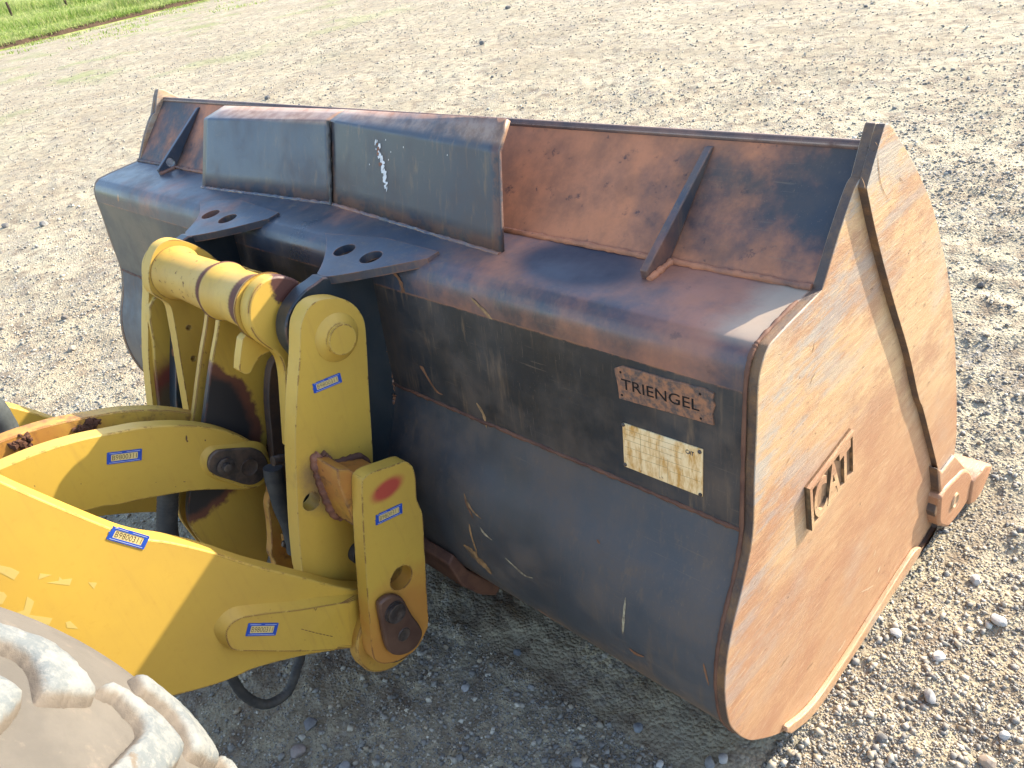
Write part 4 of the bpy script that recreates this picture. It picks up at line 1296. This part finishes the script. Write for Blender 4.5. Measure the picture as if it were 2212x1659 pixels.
# little lit web under the right disc
WB = z2((925, 850, 1), (965, 812), (1020, 850), (1110, 910), (1160, 938, 1), (1080, 965), (1020, 1030), (985, 1100), (940, 1110), (900, 1085, 1), (905, 1000))
plateX('web_bracket', traced(WB, -1.20, 5), -1.20, 0.03, M_yel, coupler, bevel=0.006)
# inner uprights behind, orange with rust
IP = z5c((1165, 760), (1180, 650), (1210, 605), (1245, 640), (1330, 800), (1420, 1000), (1475, 1180), (1495, 1600, 1), (1260, 1600, 1), (1245, 1400), (1200, 1300), (1205, 1150), (1185, 900))
plateX('inner_upright', traced(IP, -1.26, 4), -1.26, 0.03, M_yel_orange, coupler, bevel=0.003)
IQ = z2((1180, 990), (1120, 1250), (1150, 1659), (1200, 2300), (1420, 2300), (1420, 1000))
plateX('inner_upright', traced(IQ, -1.33, 4), -1.33, 0.03, plain('dark_brown_upright', (0.10, 0.055, 0.03), 0.6, 0.4, 0, 0.6, 7, (0.035, 0.025, 0.022)), coupler, bevel=0.003)  # second upright in a plain dark brown
# left half: back web and red stained far upright
LP = z2((258, 540), (255, 900), (275, 1150), (300, 1380), (330, 1700), (700, 1700), (700, 520))
red = onX(z2((400, 1200))[0], -1.80)
M_lp = yellow('yellow_paint_red_stained', chips=0.9, dirt=0.5, stains=(
    ((-1.86, *onX(z2((410, 1210))[0], -1.86)), 0.085, (0.1, 1, 1), (0.16, 0.035, 0.022), 0.9, 0.15),
    ((-1.86, *onX(z2((430, 1330))[0], -1.86)), 0.07, (0.1, 1, 1), (0.10, 0.07, 0.035), 0.7, 0.3),))
plateX('far_upright', traced(LP, -1.86, 4), -1.86, 0.035, M_lp, coupler, bevel=0.004)
LQ = z2((1000, 120), (1200, 480), (1250, 700), (1250, 1700), (700, 1700), (700, 500), (800, 300))
# transverse web between the far disc and the far upright and one lower cross member
yA, zA = onX(z2((430, 640))[0], XDL); yB, zB = onX(z2((560, 1500))[0], XDL)
V, F = prism_vf([(yA + 0.10, zA + 0.02), (yA + 0.125, zA + 0.02), (yB + 0.09, zB - 0.15), (yB + 0.06, zB - 0.15)], [], Vector((XDL - 0.046, 0, 0)), YA, ZA, XA, 0.07)
link('cross_web', mesh('cross_web', V, F), M_yel, coupler, 0.003)
V, F = prism_vf([(0.80, 0.20), (0.86, 0.20), (0.86, 0.36), (0.80, 0.36)], [], Vector((XP2 - TP2 - 0.002, 0, 0)), YA, ZA, XA, (mir(XP2, TP2) - (XP2 - TP2 - 0.002)) * -1 - 0.002)
link('lower_crossmember', mesh('lower_crossmember', V, F), M_yel_orange, coupler, 0.006)
# bolted clamp on the inner upright
BC = z5c((1350, 1110), (1375, 1090), (1480, 1170), (1490, 1300), (1440, 1290), (1375, 1220))
plateX('hose_clamp', smooth([onX(p, -1.235) for p in BC], 3), -1.235, 0.022, M_yel_orange, coupler, bevel=0.003)
for p in z5c((1365, 1172), (1445, 1235)):
    y_, z_ = onX(p, -1.23)
    lathe('clamp_bolt', y_, z_, [(-1.235, 0.013), (-1.226, 0.013), (-1.224, 0.010)], M_grease, coupler, 6, 20)

# ------------------------------------------------------------------ stickers
def sticker(px, x, parent, txt='B9800311', tilt=0.0, torn=0):
    P = [Vector((x, *onX(p, x))) for p in px]          # TL TR BR BL
    o = P[3]
    u = ((P[2] - P[3]) + (P[1] - P[0])).normalized(); v = XA.cross(u)
    if v.dot(P[0] - P[3]) < 0: v = -v
    sk = ((P[0] - P[3]) + (P[1] - P[2])) * 0.5
    wd = ((P[2] - P[3]).length + (P[1] - P[0]).length) / 2
    ht = sk.dot(v); sh = sk.dot(u)
    def m2(a, b_): return (a * wd + b_ * sh, b_ * ht)
    n_ = XA
    if u.cross(v).dot(XA) < 0: pass
    out = [m2(0, 0.03), m2(0.02, 0), m2(0.98, 0), m2(1, 0.04), m2(1, 0.95), m2(0.98, 1), m2(0.45, 1), m2(0.36, 0.985), m2(0.02, 1), m2(0, 0.96)]
    if torn: out = [m2(-0.01, 0.06), m2(0.02, 0.0), m2(0.98, 0), m2(1, 0.04), m2(1, 0.95), m2(0.98, 1), m2(0.45, 1.0), m2(0.40, 0.98), m2(0.16, 1.0), m2(0.12, 0.93), m2(0.01, 0.98), m2(0.015, 0.55), m2(-0.025, 0.5), m2(0.0, 0.4)]
    inn = [m2(0.115, 0.24), m2(0.125, 0.22), m2(0.875, 0.22), m2(0.885, 0.25), m2(0.885, 0.75), m2(0.87, 0.78), m2(0.13, 0.78), m2(0.115, 0.74)]
    parts = []
    V, F = prism_vf(out, [inn], o + XA * 0.0014, u, v, XA, 0.0012); parts.append((V, F, 0))
    V, F = prism_vf([m2(0.1, 0.2), m2(0.9, 0.2), m2(0.9, 0.8), m2(0.1, 0.8)], [], o + XA * 0.0008, u, v, XA, 0.0006); parts.append((V, F, 1))
    tv, tf, tw = text_vf(txt, -0.008)
    th = max(q_[1] for q_ in tv)
    V = [o + XA * 0.0012 + u * m2(0.15 + 0.70 * q_[0] / tw, 0.30 + 0.40 * q_[1] / th)[0] + v * m2(0, 0.30 + 0.40 * q_[1] / th)[1] for q_ in tv]
    parts.append((V, tf, 2))
    for (a0, a1, b0, b1) in ((0.06, 0.42, 0.87, 0.905), (0.55, 0.94, 0.87, 0.905), (0.06, 0.94, 0.085, 0.12)):
        V = [o + XA * 0.0018 + u * m2(a, b_)[0] + v * m2(a, b_)[1] for a, b_ in ((a0, b0), (a1, b0), (a1, b1), (a0, b1))]
        parts.append((V, [(0, 1, 2, 3)], 3))
    s_ = multi('number_sticker', parts, [M_blue, M_stick, M_ink, M_lt], parent, 0, 0)
    return s_
s_ = sticker(z2((1443, 1187), (1657, 1100), (1671, 1172), (1465, 1258)), XP2, coupler, torn=1); s_['label'] = 'blue bordered number sticker on the tall upright plate'
s_ = sticker(z3((1018, 668), (1220, 575), (1222, 652), (1024, 745)), XP1, coupler, torn=1); s_['label'] = 'blue bordered number sticker under the red spot'

# ------------------------------------------------------------------ LOADER (arms, tilt lever, wheel)
loader = thing('wheel_loader', 'front of a yellow wheel loader with lift arms, tilt lever and a dusty grey tyre', 'wheel loader')
XA_R, TA = -0.945, 0.06
ARM = [(-120, 975), (0, 1038), (143, 1101), (286, 1157), (372, 1172), (461, 1193), (547, 1221), (644, 1245), (698, 1259), (747, 1271)] + z7((1140, 316), (1250, 330), (1400, 380), (1500, 480), (1545, 620), (1500, 740), (1380, 800), (1250, 770), (1180, 740), (900, 778), (650, 822), (330, 905), (200, 962), (0, 1038)) + [(355, 1510), (200, 1552), (-40, 1640), (-200, 1690), (-260, 1300)]
arl = traced(ARM, XA_R, 5)
M_arm = yellow('yellow_paint_arm', chips=0.55, dirt=0.18, rough=0.36)
arm = plateX('lift_arm', arl, XA_R, TA, M_arm, loader, bevel=0.004)
arm['label'] = 'right yellow lift arm, half sunlit and half in shade'
arm2 = plateX('lift_arm', arl, mir(XA_R, TA), TA, M_arm, loader, bevel=0.004)
# reinforcing pad with a sloping rim
def pad(parent, outer, inner, x, t, mat, name='arm_pad'):
    a = smooth([onX(p, x) + tuple(p[2:]) for p in outer], 6); b_ = smooth([onX(p, x) + tuple(p[2:]) for p in inner], 6)
    n = 96
    def res(l):
        L = [Vector(p) for p in l]; L.append(L[0])
        cum = [0]
        for i in range(1, len(L)): cum.append(cum[-1] + (L[i] - L[i - 1]).length)
        out = []
        j = 0
        for k in range(n):
            s = cum[-1] * k / n
            while cum[j + 1] < s: j += 1
            t_ = (s - cum[j]) / max(1e-9, cum[j + 1] - cum[j])
            out.append(L[j].lerp(L[j + 1], t_))
        return out
    A_, B_ = res(a), res(b_)
    V = [(x - 0.002, p.x, p.y) for p in A_] + [(x + t, p.x, p.y) for p in B_]
    F = [(i, (i + 1) % n, n + (i + 1) % n, n + i) for i in range(n)]
    tri = tessellate_polygon([[Vector((p.x, p.y, 0)) for p in B_]])
    F += [tuple(n + i for i in f) for f in tri]
    me = mesh(name, V, F)
    import bmesh
    bm = bmesh.new(); bm.from_mesh(me); bmesh.ops.recalc_face_normals(bm, faces=bm.faces); bm.to_mesh(me); bm.free()
    return link(name, me, mat, parent, 0, 25)
M_pad = yellow('yellow_paint_speckled_pad', chips=1.5, dirt=0.45)
po = z5((1605, 620), (1650, 520), (1720, 460), (1800, 432), (2000, 412)) + z7((600, 395), (800, 365), (960, 352), (1100, 345, 1), (1150, 380, 1), (1150, 750, 1), (960, 752), (650, 765), (300, 765), (150, 755), (60, 730))
pi_ = z5((1672, 625), (1700, 550), (1760, 508), (1815, 488), (2000, 462)) + z7((600, 440), (830, 404), (965, 384), (988, 395), (975, 450), (920, 540), (905, 620), (900, 735, 1), (650, 748), (300, 745), (150, 740), (95, 715))
pd = pad(arm, po, pi_, XA_R, 0.022, M_pad)
cr = onX(z7((1300, 590))[0], XA_R)
crr = abs(onX(z7((962, 610))[0], XA_R)[0] - cr[0])
lathe('arm_boss', cr[0], cr[1], [(XA_R, crr * 1.0), (XA_R + 0.030, crr * 1.0), (XA_R + 0.034, crr * 0.97), (XA_R + 0.034, crr * 0.62)], yellow('yellow_paint_boss', chips=1.2, dirt=0.6, orange=0.5), arm, 56)
lathe('arm_bush', cr[0], cr[1], [(XA_R + 0.0345, crr * 0.61), (XA_R + 0.07, crr * 0.60)], M_steel, arm, 40)
s_ = sticker(z7((268, 563), (492, 563), (471, 655), (240, 664)), XA_R + 0.022, arm, 'B9800311'); s_['label'] = 'blue bordered number sticker on the raised pad'
s_ = sticker(z1((853, 1348), (1130, 1430), (1082, 1530), (800, 1450)), XA_R, arm, torn=1); s_['label'] = 'torn blue bordered number sticker below the arm top edge'
# gouge on the pad
parts = []
for i in range(9):
    t = i / 8
    flakeX((z7((672 + 215 * t, 612 + 52 * t * (1.2 - 0.2 * t)))[0]), XA_R + 0.022, 3.8, 0.9, 0, 0.2, 0.0012)
for i in range(3):
    flakeX((z7((760 + 8 * i, 458 + 8 * (i % 2)))[0]), XA_R + 0.022, 0.8, 2.6, 0, 0.3, 0.0012)
multi('paint_gouge', parts, [M_rust], arm, 0, 0)['kind'] = 'stuff'
# remnants of an old decal
parts = []
M_decal = yellow('faded_decal_film', base=(0.60, 0.44, 0.12), chips=0.2, dirt=0.1)
for pl_ in ([(-60, 120), (80, 148), (147, 182), (105, 240), (0, 185), (-60, 170)], [(300, 192), (390, 203), (288, 238)], [(352, 262), (440, 248), (448, 215), (470, 238), (545, 230), (525, 282)], [(665, 258), (732, 262), (708, 310)],
            [(-60, 320), (30, 335), (52, 362), (20, 420), (-60, 445)], [(205, 366), (258, 402), (222, 505), (395, 530), (370, 580), (118, 552), (130, 485), (180, 470)], [(495, 560), (530, 552), (592, 610), (505, 602)]):
    yz = [onX(p, XA_R) for p in zz(0, 1183.7, S0, pl_)]
    V, F = prism_vf(yz, [], Vector((XA_R + 0.0003, 0, 0)), YA, ZA, XA, 0.0002)
    multi('decal_remnant', [(V, F, 0)], [M_decal], arm, 0, 0)

# tilt lever: twin curved plates
XT, TT_ = -1.356, 0.050
TLV = z1((-600, 1200), (-300, 1040), (0, 917), (300, 795), (600, 703), (900, 641), (1100, 606), (1400, 592), (1650, 622), (1850, 692), (1960, 760), (2022, 835), (2046, 925), (2025, 1000), (1955, 1055), (1850, 1080), (1650, 1080), (1450, 1091), (1200, 1132), (1000, 1172), (870, 1200), (745, 1217), (400, 1330), (0, 1500), (-400, 1750))
tll = traced(TLV, XT, 5)
lever = bpy.data.objects.new('tilt_lever', None); COL.objects.link(lever); lever.parent = loader; lever.empty_display_size = 0.1
M_lev = yellow('yellow_paint_lever', chips=0.6, dirt=0.25, rough=0.38)
M_lev2 = yellow('yellow_paint_oily_lever', chips=1.2, dirt=0.9, orange=0.75)
plateX('lever_plate', tll, XT, TT_, M_lev, lever, bevel=0.004)
plateX('lever_plate', tll, -1.497, TT_, M_lev2, lever, bevel=0.004)
V, F = prism_vf([(0.05, 0.62), (0.33, 0.74), (0.33, 0.70), (0.05, 0.57)], [], Vector((XT - TT_ + 0.001, 0, 0)), YA, ZA, XA, 0.0925)
BO = z5c((375, 240), (385, 170), (440, 90), (520, 55), (700, 40), (920, 10), (1090, 40), (1165, 150), (1190, 300), (1150, 420), (1060, 510), (950, 545), (820, 530), (600, 460), (470, 400), (400, 320))
BI = z5c((468, 265), (488, 190), (556, 122), (640, 104), (900, 84), (1010, 90), (1098, 130), (1156, 210), (1176, 300), (1146, 400), (1078, 480), (985, 520), (880, 512), (760, 472), (600, 422), (510, 372), (474, 322))
pad(lever, BO, BI, XT, 0.012, M_lev, 'lever_boss')
bi = smooth([onX(p, XT + 0.02) for p in z5c((486, 268), (505, 195), (570, 130), (650, 110), (900, 94), (1005, 98), (1090, 138), (1146, 212), (1165, 300), (1136, 396), (1070, 472), (980, 510), (880, 500), (760, 462), (605, 414), (520, 366), (490, 320))], 4)
kpp = plateX('keeper_plate', bi, XT + 0.021, 0.012, M_grease, lever, bevel=0.004)
b3 = pxcircle(z5c((676, 296))[0], z5c((578, 296), (774, 285), (676, 392)), XT + 0.021)
lathe('keeper_bolt', b3[0], b3[1], [(XT + 0.0205, b3[2]), (XT + 0.027, b3[2]), (XT + 0.028, b3[2] * 0.92), (XT + 0.028, b3[2] * 0.52), (XT + 0.040, b3[2] * 0.48), (XT + 0.041, b3[2] * 0.36)], M_steel, lever, 30)
b4 = pxcircle(z5c((950, 310))[0], z5c((855, 320), (1045, 310)), XT + 0.021)
lathe('pin_end', b4[0], b4[1], [(XT + 0.0205, b4[2]), (XT + 0.024, b4[2] * 0.96), (XT + 0.022, b4[2] * 0.8), (XT + 0.022, b4[2] * 0.06)], M_grease, lever, 30)
s_ = sticker(z1((806, 800), (1070, 768), (1067, 856), (804, 889)), XT, lever); s_['label'] = 'blue bordered number sticker on the curved lever'
parts = []
for p, rx, ry in (((1405, 690), 2.4, 6.0), ((1412, 712), 2.0, 2.2), ((1546, 706), 1.6, 2.4), ((1390, 1018), 2.6, 0.9), ((1323, 1056), 1.2, 0.8)):
    flakeX(z1(p)[0], XT, rx, ry, 0, 0.05, 0.0012)
multi('paint_chip', parts, [M_rust], lever, 0, 0)['kind'] = 'stuff'
# caked mud between the lever plates
M_mud = plain('caked_mud', (0.075, 0.036, 0.024), 0.95, 0.1, 0, 0.5, 30, (0.13, 0.065, 0.04))
for (a, b_) in (((80, 960), (230, 760)), ((600, 690), (760, 590))):
    pass
def crumbs(name, cpx, n, x0, x1, spread, mat, parent, r=(0.004, 0.011)):
    V, F = [], []
    for i in range(n):
        x = random.uniform(x0, x1)
        c_ = random.choice(cpx)
        y_, z_ = onX((c_[0] + random.gauss(0, spread), c_[1] + random.gauss(0, spread * 0.8)), x)
        rr = random.uniform(*r)
        b0 = len(V)
        for v_ in ICO_V:
            k = rr * random.uniform(0.6, 1.2)
            V.append((x + v_[0] * k * 0.7, y_ + v_[1] * k, z_ + v_[2] * k))
        F += [tuple(int(i_) + b0 for i_ in f) for f in ICO_F]
    o = link(name, mesh(name, V, F), mat, parent, 0, 0)
    o['kind'] = 'stuff'
    return o
crumbs('mud_cake', z1((110, 740), (150, 725), (190, 700), (170, 745), (200, 735)), 60, -1.500, -1.492, 5, M_mud, lever)
crumbs('mud_cake', z1((590, 620), (640, 605), (690, 585), (730, 570), (700, 600)), 70, -1.500, -1.492, 5, M_mud, lever)

# hydraulic hoses
hoses = []
hx = -1.08
HL = [Vector((hx, *onX(p, hx))) for p in z7((110, 900), (140, 975), (205, 1080), (290, 1150), (385, 1180), (480, 1150), (560, 1085), (605, 990), (632, 900), (655, 830), (680, 700))]
hr = abs(onX(z7((385, 1180))[0], hx)[1] - onX(z7((385, 1260))[0], hx)[1]) * 0.42
HP = spline3(HL, 14)
tube('hydraulic_hose', HP, lambda t: hr * (1.0 + 0.035 * math.sin(t * 150)), M_rubber, loader, 14)
hx2 = -1.44
HL = [Vector((hx2, *onX(p, hx2))) for p in z1((1265, 900), (1268, 1050), (1265, 1160), (1262, 1260), (1262, 1380), (1290, 1520))]
tube('hydraulic_hose', spline3(HL, 10), lambda t: 0.028 * (1 + 0.03 * math.sin(t * 120)), M_rubber, loader, 14)
hx3 = -1.22
HL = [Vector((hx3, *onX(p, hx3))) for p in z5c((1215, 310), (1230, 420), (1270, 560), (1330, 760), (1400, 920), (1445, 1080), (1480, 1250))]
tube('hydraulic_hose', spline3(HL, 10), 0.026, M_rubber, loader, 14)
HL = [Vector((hx3 + 0.03, *onX(p, hx3 + 0.03))) for p in z5c((1215, 240), (1290, 222), (1360, 225), (1400, 260), (1420, 330))]
tube('hydraulic_hose', spline3(HL, 8), 0.014, M_steel, loader, 12)
hx4 = -1.72
HL = [Vector((hx4, *onX(p, hx4))) for p in z1((-150, 380), (-60, 470), (0, 560), (40, 640), (80, 760))]
tube('hydraulic_hose', spline3(HL, 10), 0.034, plain('grey_hose_guard', (0.10, 0.11, 0.11), 0.4, 0.5, 0.2, 0.4, 20), loader, 14)

# ---- front wheel
wheel = bpy.data.objects.new('front_wheel', None); COL.objects.link(wheel); wheel.parent = loader; wheel.empty_display_size = 0.1
WY, WZ, WX0, WX1 = -0.665, 0.795, -0.700, -0.135
def rprof(x):
    t = abs((x - (WX0 + WX1) / 2) / ((WX1 - WX0) / 2))
    return 0.764 - 0.085 * t ** 2.4 - 0.05 * max(0, t - 0.85) ** 1.5 * 8
tm = Mat('dusty_tyre_rubber', 0.85, 0.25)
c = tm.mix(tm.mr(tm.noise(5, 6, 0.65), 0.35, 0.65), (0.122, 0.107, 0.089), (0.088, 0.078, 0.066))
c = tm.mix(tm.mr(tm.noise(30, 5, 0.7), 0.55, 0.75), c, (0.15, 0.125, 0.10))
tm.color(c); tm.bump(tm.noise(30, 8, 0.72), 0.5, 0.005)
M_tyre = tm.m
tm = Mat('worn_tyre_lug_rubber', 0.8, 0.3)
c = tm.mix(tm.mr(tm.noise(16, 8, 0.78), 0.40, 0.60), (0.195, 0.195, 0.18), (0.115, 0.126, 0.128))
c = tm.mix(tm.mr(tm.noise(45, 5, 0.7), 0.5, 0.7), c, (0.22, 0.213, 0.19))
c = tm.mix(tm.mr(tm.noise(12, 5, 0.7), 0.62, 0.7), c, (0.13, 0.105, 0.08))
atn = tm.N('ShaderNodeAttribute'); atn.attribute_name = 'raised'
c = tm.mix(tm.mr(tm.ma('ADD', atn.outputs['Fac'], tm.ma('MULTIPLY', tm.ma('SUBTRACT', tm.noise(22, 6, 0.7), 0.5), 0.4)), 0.86, 0.45), c, (0.13, 0.106, 0.082))
tm.color(c); tm.bump(tm.noise(45, 7, 0.75), 0.6, 0.004)
M_lug = tm.m
prof = [(WX0 + 0.10, 0.36), (WX0 + 0.02, 0.46), (WX0 - 0.015, 0.56), (WX0 - 0.01, 0.63), (WX0, rprof(WX0) - 0.02)]
prof += [(WX0 + (WX1 - WX0) * i / 24, rprof(WX0 + (WX1 - WX0) * i / 24)) for i in range(1, 24)]
prof += [(WX1, rprof(WX1) - 0.02), (WX1 + 0.01, 0.63), (WX1 + 0.015, 0.56), (WX1 - 0.02, 0.46), (WX1 - 0.10, 0.36)]
lathe('tyre', WY, WZ, prof, M_tyre, wheel, 160, 50)
lathe('wheel_rim', WY, WZ, [(WX0 + 0.16, 0.30), (WX0 + 0.11, 0.358), (WX1 - 0.11, 0.358), (WX1 - 0.16, 0.30), (WX1 - 0.2, 0.1)], M_yel, wheel, 64)
def ontyre(p, h=0.021):
    d_ = ray(p)
    oy, oz = CAM.y - WY, CAM.z - WZ
    a = d_.y ** 2 + d_.z ** 2; b_ = oy * d_.y + oz * d_.z
    r = 0.76
    for k in range(12):
        c_ = oy ** 2 + oz ** 2 - r * r
        t = (-b_ - math.sqrt(max(b_ * b_ - a * c_, 0))) / a
        q = CAM + d_ * t
        r = 0.5 * r + 0.5 * (rprof(min(max(q.x, WX0), WX1)) + h)
    return math.atan2(q.z - WZ, q.y - WY), q.x
def lug(poly, dth=0.0, hgt=0.021):
    """a rounded block raised from the carcass; poly in (angle, x)"""
    P = smooth(poly, 4)
    P = [(a, min(max(x, WX0 + 0.004), WX1 - 0.004)) for a, x in P]
    if area2(P) < 0: P = P[::-1]
    n = len(P)
    pts = [Vector(p) for p in P]
    ed = [(i, (i + 1) % n) for i in range(n)]
    xs = [p[0] for p in P]; ys = [p[1] for p in P]
    st = 0.0085
    ga, gx = np.meshgrid(np.arange(min(xs), max(xs), st / 0.75), np.arange(min(ys), max(ys), st), indexing='ij')
    pts += [Vector((a + rng.uniform(-1, 1) * st * 0.2, b_)) for a, b_ in zip(ga.ravel(), gx.ravel())]
    r_ = delaunay_2d_cdt(pts, ed, [list(range(n))], 1, 1e-6)
    Q = np.array([(q_.x, q_.y) for q_ in r_[0]])
    A_ = np.array(P) * (0.75, 1.0); B_ = np.roll(A_, -1, 0)
    q_ = Q * (0.75, 1.0)
    ab = B_ - A_
    t_ = np.clip(((q_[:, None] - A_[None]) * ab[None]).sum(-1) / ((ab * ab).sum(-1)[None] + 1e-12), 0, 1)
    dd = np.sqrt((((A_[None] + ab[None] * t_[..., None]) - q_[:, None]) ** 2).sum(-1)).min(1)
    tt = np.clip(dd / 0.013, 0, 1); hh = hgt * (1 - (1 - tt) ** 2.0) - 0.004 * (dd < 1e-5)
    V = []
    for (a, x), h in zip(Q, hh):
        r = rprof(x) + h
        V.append((x, WY + r * math.cos(a + dth), WZ + r * math.sin(a + dth)))
    F = [tuple(f) for f in r_[2]]
    me = bpy.data.meshes.new('tread_lug'); me.from_pydata(V, [], F); me.update()
    at = me.attributes.new('raised', 'FLOAT', 'POINT'); at.data.foreach_set('value', (np.maximum(hh, 0) / hgt).astype(np.float32))
    import bmesh
    bm = bmesh.new(); bm.from_mesh(me)
    bmesh.ops.recalc_face_normals(bm, faces=bm.faces)
    if sum(f.normal.dot(f.calc_center_median() - Vector((f.calc_center_median().x, WY, WZ))) for f in bm.faces) < 0:
        bmesh.ops.reverse_faces(bm, faces=bm.faces)
    bm.to_mesh(me); bm.free()
    return link('tread_lug', me, M_lug, wheel, 0, 180)
LA = [ontyre(p) for p in z5((-200, 470), (60, 548), (190, 592), (330, 640), (450, 705), (560, 790), (700, 930), (772, 1030), (770, 1085), (620, 1088), (480, 1084), (390, 1078), (335, 1060), (310, 980), (290, 880), (250, 800), (180, 735), (80, 690), (-60, 640), (-200, 600))]
LB = [ontyre(p) for p in z5((815, 958), (900, 985), (1010, 1060), (1150, 1160), (1300, 1300), (1400, 1420), (1437, 1500), (1390, 1600), (1300, 1700), (1150, 1900), (860, 1900), (760, 1680), (870, 1560), (1000, 1430), (1085, 1340), (1098, 1290), (1065, 1220), (1000, 1160), (930, 1080), (850, 1045), (770, 1000))]
ca = sum(p[0] for p in LA) / len(LA); cb = sum(p[0] for p in LB) / len(LB)
pitch = abs(ca - cb)
LD = [ontyre(p) for p in z5((-120, 820), (0, 868), (55, 950), (78, 1045), (52, 1130), (-60, 1190), (-160, 1200))]
per = 2 * math.pi / max(4, round(2 * math.pi / (2 * pitch)))
lug(LA); lug(LB); lug(LD)
for k in range(1, int(round(2 * math.pi / per))):
    lug(LA, -k * per); 
    if k > 1 or True: lug(LB, -k * per)

# ------------------------------------------------------------------ single rocks that stand out
def rock(px, rpx, label, col=(0.3, 0.28, 0.26), group=None, flat=0.7, seed=0, ang=35):
    p = onZ(px, 0.0)
    dist_ = (p - CAM).length
    r = rpx / FPX * dist_
    rr = random.Random(seed)
    import bmesh
    bm = bmesh.new()
    bmesh.ops.create_icosphere(bm, subdivisions=2, radius=1.0)
    cuts = [Vector((rr.gauss(0, 1), rr.gauss(0, 1), rr.gauss(0, 1))).normalized() for _ in range(9)]
    ax = (rr.uniform(0.85, 1.25), rr.uniform(0.75, 1.05), flat)
    for v in bm.verts:
        k = 1.0
        for c_ in cuts:
            d_ = v.co.dot(c_)
            if d_ > 0.72: k = min(k, 0.72 / d_)
        v.co = v.co * k * (1 + 0.05 * mnoise.noise(v.co * 2 + Vector((seed, 0, 0))))
        v.co = Vector((v.co.x * ax[0], v.co.y * ax[1], v.co.z * ax[2])) * r * 1.12
    me = bpy.data.meshes.new('rock'); bm.to_mesh(me); bm.free()
    o = link('rock', me, rock_mat(col), None, 0, ang)
    zg = float(gheight(np.array([p.x]), np.array([p.y]))[0])
    o.location = (p.x, p.y, zg + r * flat * 0.55)
    o.rotation_euler = (0, 0, rr.uniform(0, 6.28))
    o['label'] = label; o['category'] = 'rock'
    if group: o['group'] = group
    return o
_rm = {}
def rock_mat(col):
    if col not in _rm:
        _rm[col] = plain('rock_%d' % len(_rm), col, 0.85, 0.3, 0, 0.35, 40, None, 0.5)
    return _rm[col]
G = (0.27, 0.26, 0.25); DK = (0.15, 0.145, 0.14); TN = (0.34, 0.27, 0.21); PL = (0.46, 0.44, 0.41)
near = [((635, 1608), 16, 'rounded pinkish grey stone nearest the tyre in the shade', (0.30, 0.245, 0.215)),
        ((667, 1556), 15, 'squarish dark grey stone lying beside the rounded pinkish one', (0.17, 0.165, 0.17)),
        ((1001, 1474), 8.5, 'small pale stone alone in the shade between lift arm and bucket', PL),
        ((1145, 1475), 6.5, 'small grey stone right of the pale one in the shade', G),
        ((737, 1644), 12, 'flat grey stone at the lower picture edge right of the tyre', G),
        ((1532, 1640), 12, 'pale grey stone under the heel of the bucket, left of a pair', G),
        ((1562, 1634), 10, 'grey stone under the heel of the bucket, right of a pair', (0.33, 0.31, 0.29)),
        ((1245, 1645), 11, 'grey stone at the lower picture edge below the bowl', G),
        ((1378, 1566), 10, 'long grey pebble lying in the shade near the heel', (0.22, 0.23, 0.245)),
        ((1424, 1646), 9, 'upright pale sliver of stone near the heel', PL),
        ((1112, 1390), 9, 'bluish pebble in the dark gravel below the bowl', (0.22, 0.23, 0.24))]
for i, (p, r, lab, col) in enumerate(near): rock(p, r, lab, col, None, 0.62, 40 + i)
far = [((1041, 98), 6.5, 'broad dark stone standing far out on the bright yard beyond the bucket', DK), ((1098, 22), 5.5, 'dark stone at the top edge of the picture', DK),
       ((580, 217), 6, 'dark pointed stone left of three beyond the bucket corner', DK), ((493, 313), 6.5, 'dark angular stone behind the left bucket corner', DK),
       ((843, 297), 6, 'pyramid shaped grey stone just beyond the guard', (0.15, 0.145, 0.14)), ((500, 266), 5, 'small dark stone above the angular one', DK),
       ((95, 486), 8, 'grey cube shaped stone on the gravel at the far left', (0.2, 0.19, 0.18)), ((152, 744), 8.5, 'tan stone in the gravel left of the bucket', (0.28, 0.24, 0.19)),
       ((13, 490), 7, 'dark stone at the left picture edge', (0.16, 0.15, 0.14)), ((303, 392), 4.5, 'pale pebble left of the bucket corner', PL), ((135, 680), 7, 'low dark clod in the dirt left of the bucket', (0.17, 0.15, 0.13)),
       ((2110, 1240), 11, 'pale block of stone in front of the bucket tooth', PL), ((2010, 1497), 13, 'slanted grey stone in the sunlit gravel', G), ((1905, 1590), 11, 'flat dark slab in the sunlit gravel', (0.15, 0.145, 0.14)),
       ((2135, 1640), 14, 'rounded tan cobble in the lower right corner', TN), ((1935, 1365), 10, 'whitish stone in the sunlit gravel by the end plate', PL), ((2160, 1330), 12, 'large pale stone at the right picture edge', PL),
       ((2030, 1410), 11, 'pale rounded stone below the tooth', PL), ((2170, 1580), 10, 'white chunk near the lower right corner', PL), ((2120, 610), 8, 'dark clod in the ribbed wheel track', (0.13, 0.12, 0.11)),
       ((2050, 370), 5.5, 'small dark stone beyond the top corner of the bucket', DK), ((1870, 18), 4.5, 'tiny dark stone at the top right', DK)]
for i, (p, r, lab, col) in enumerate(far): rock(p, r, lab, col, None, 0.75, 80 + i, 25)
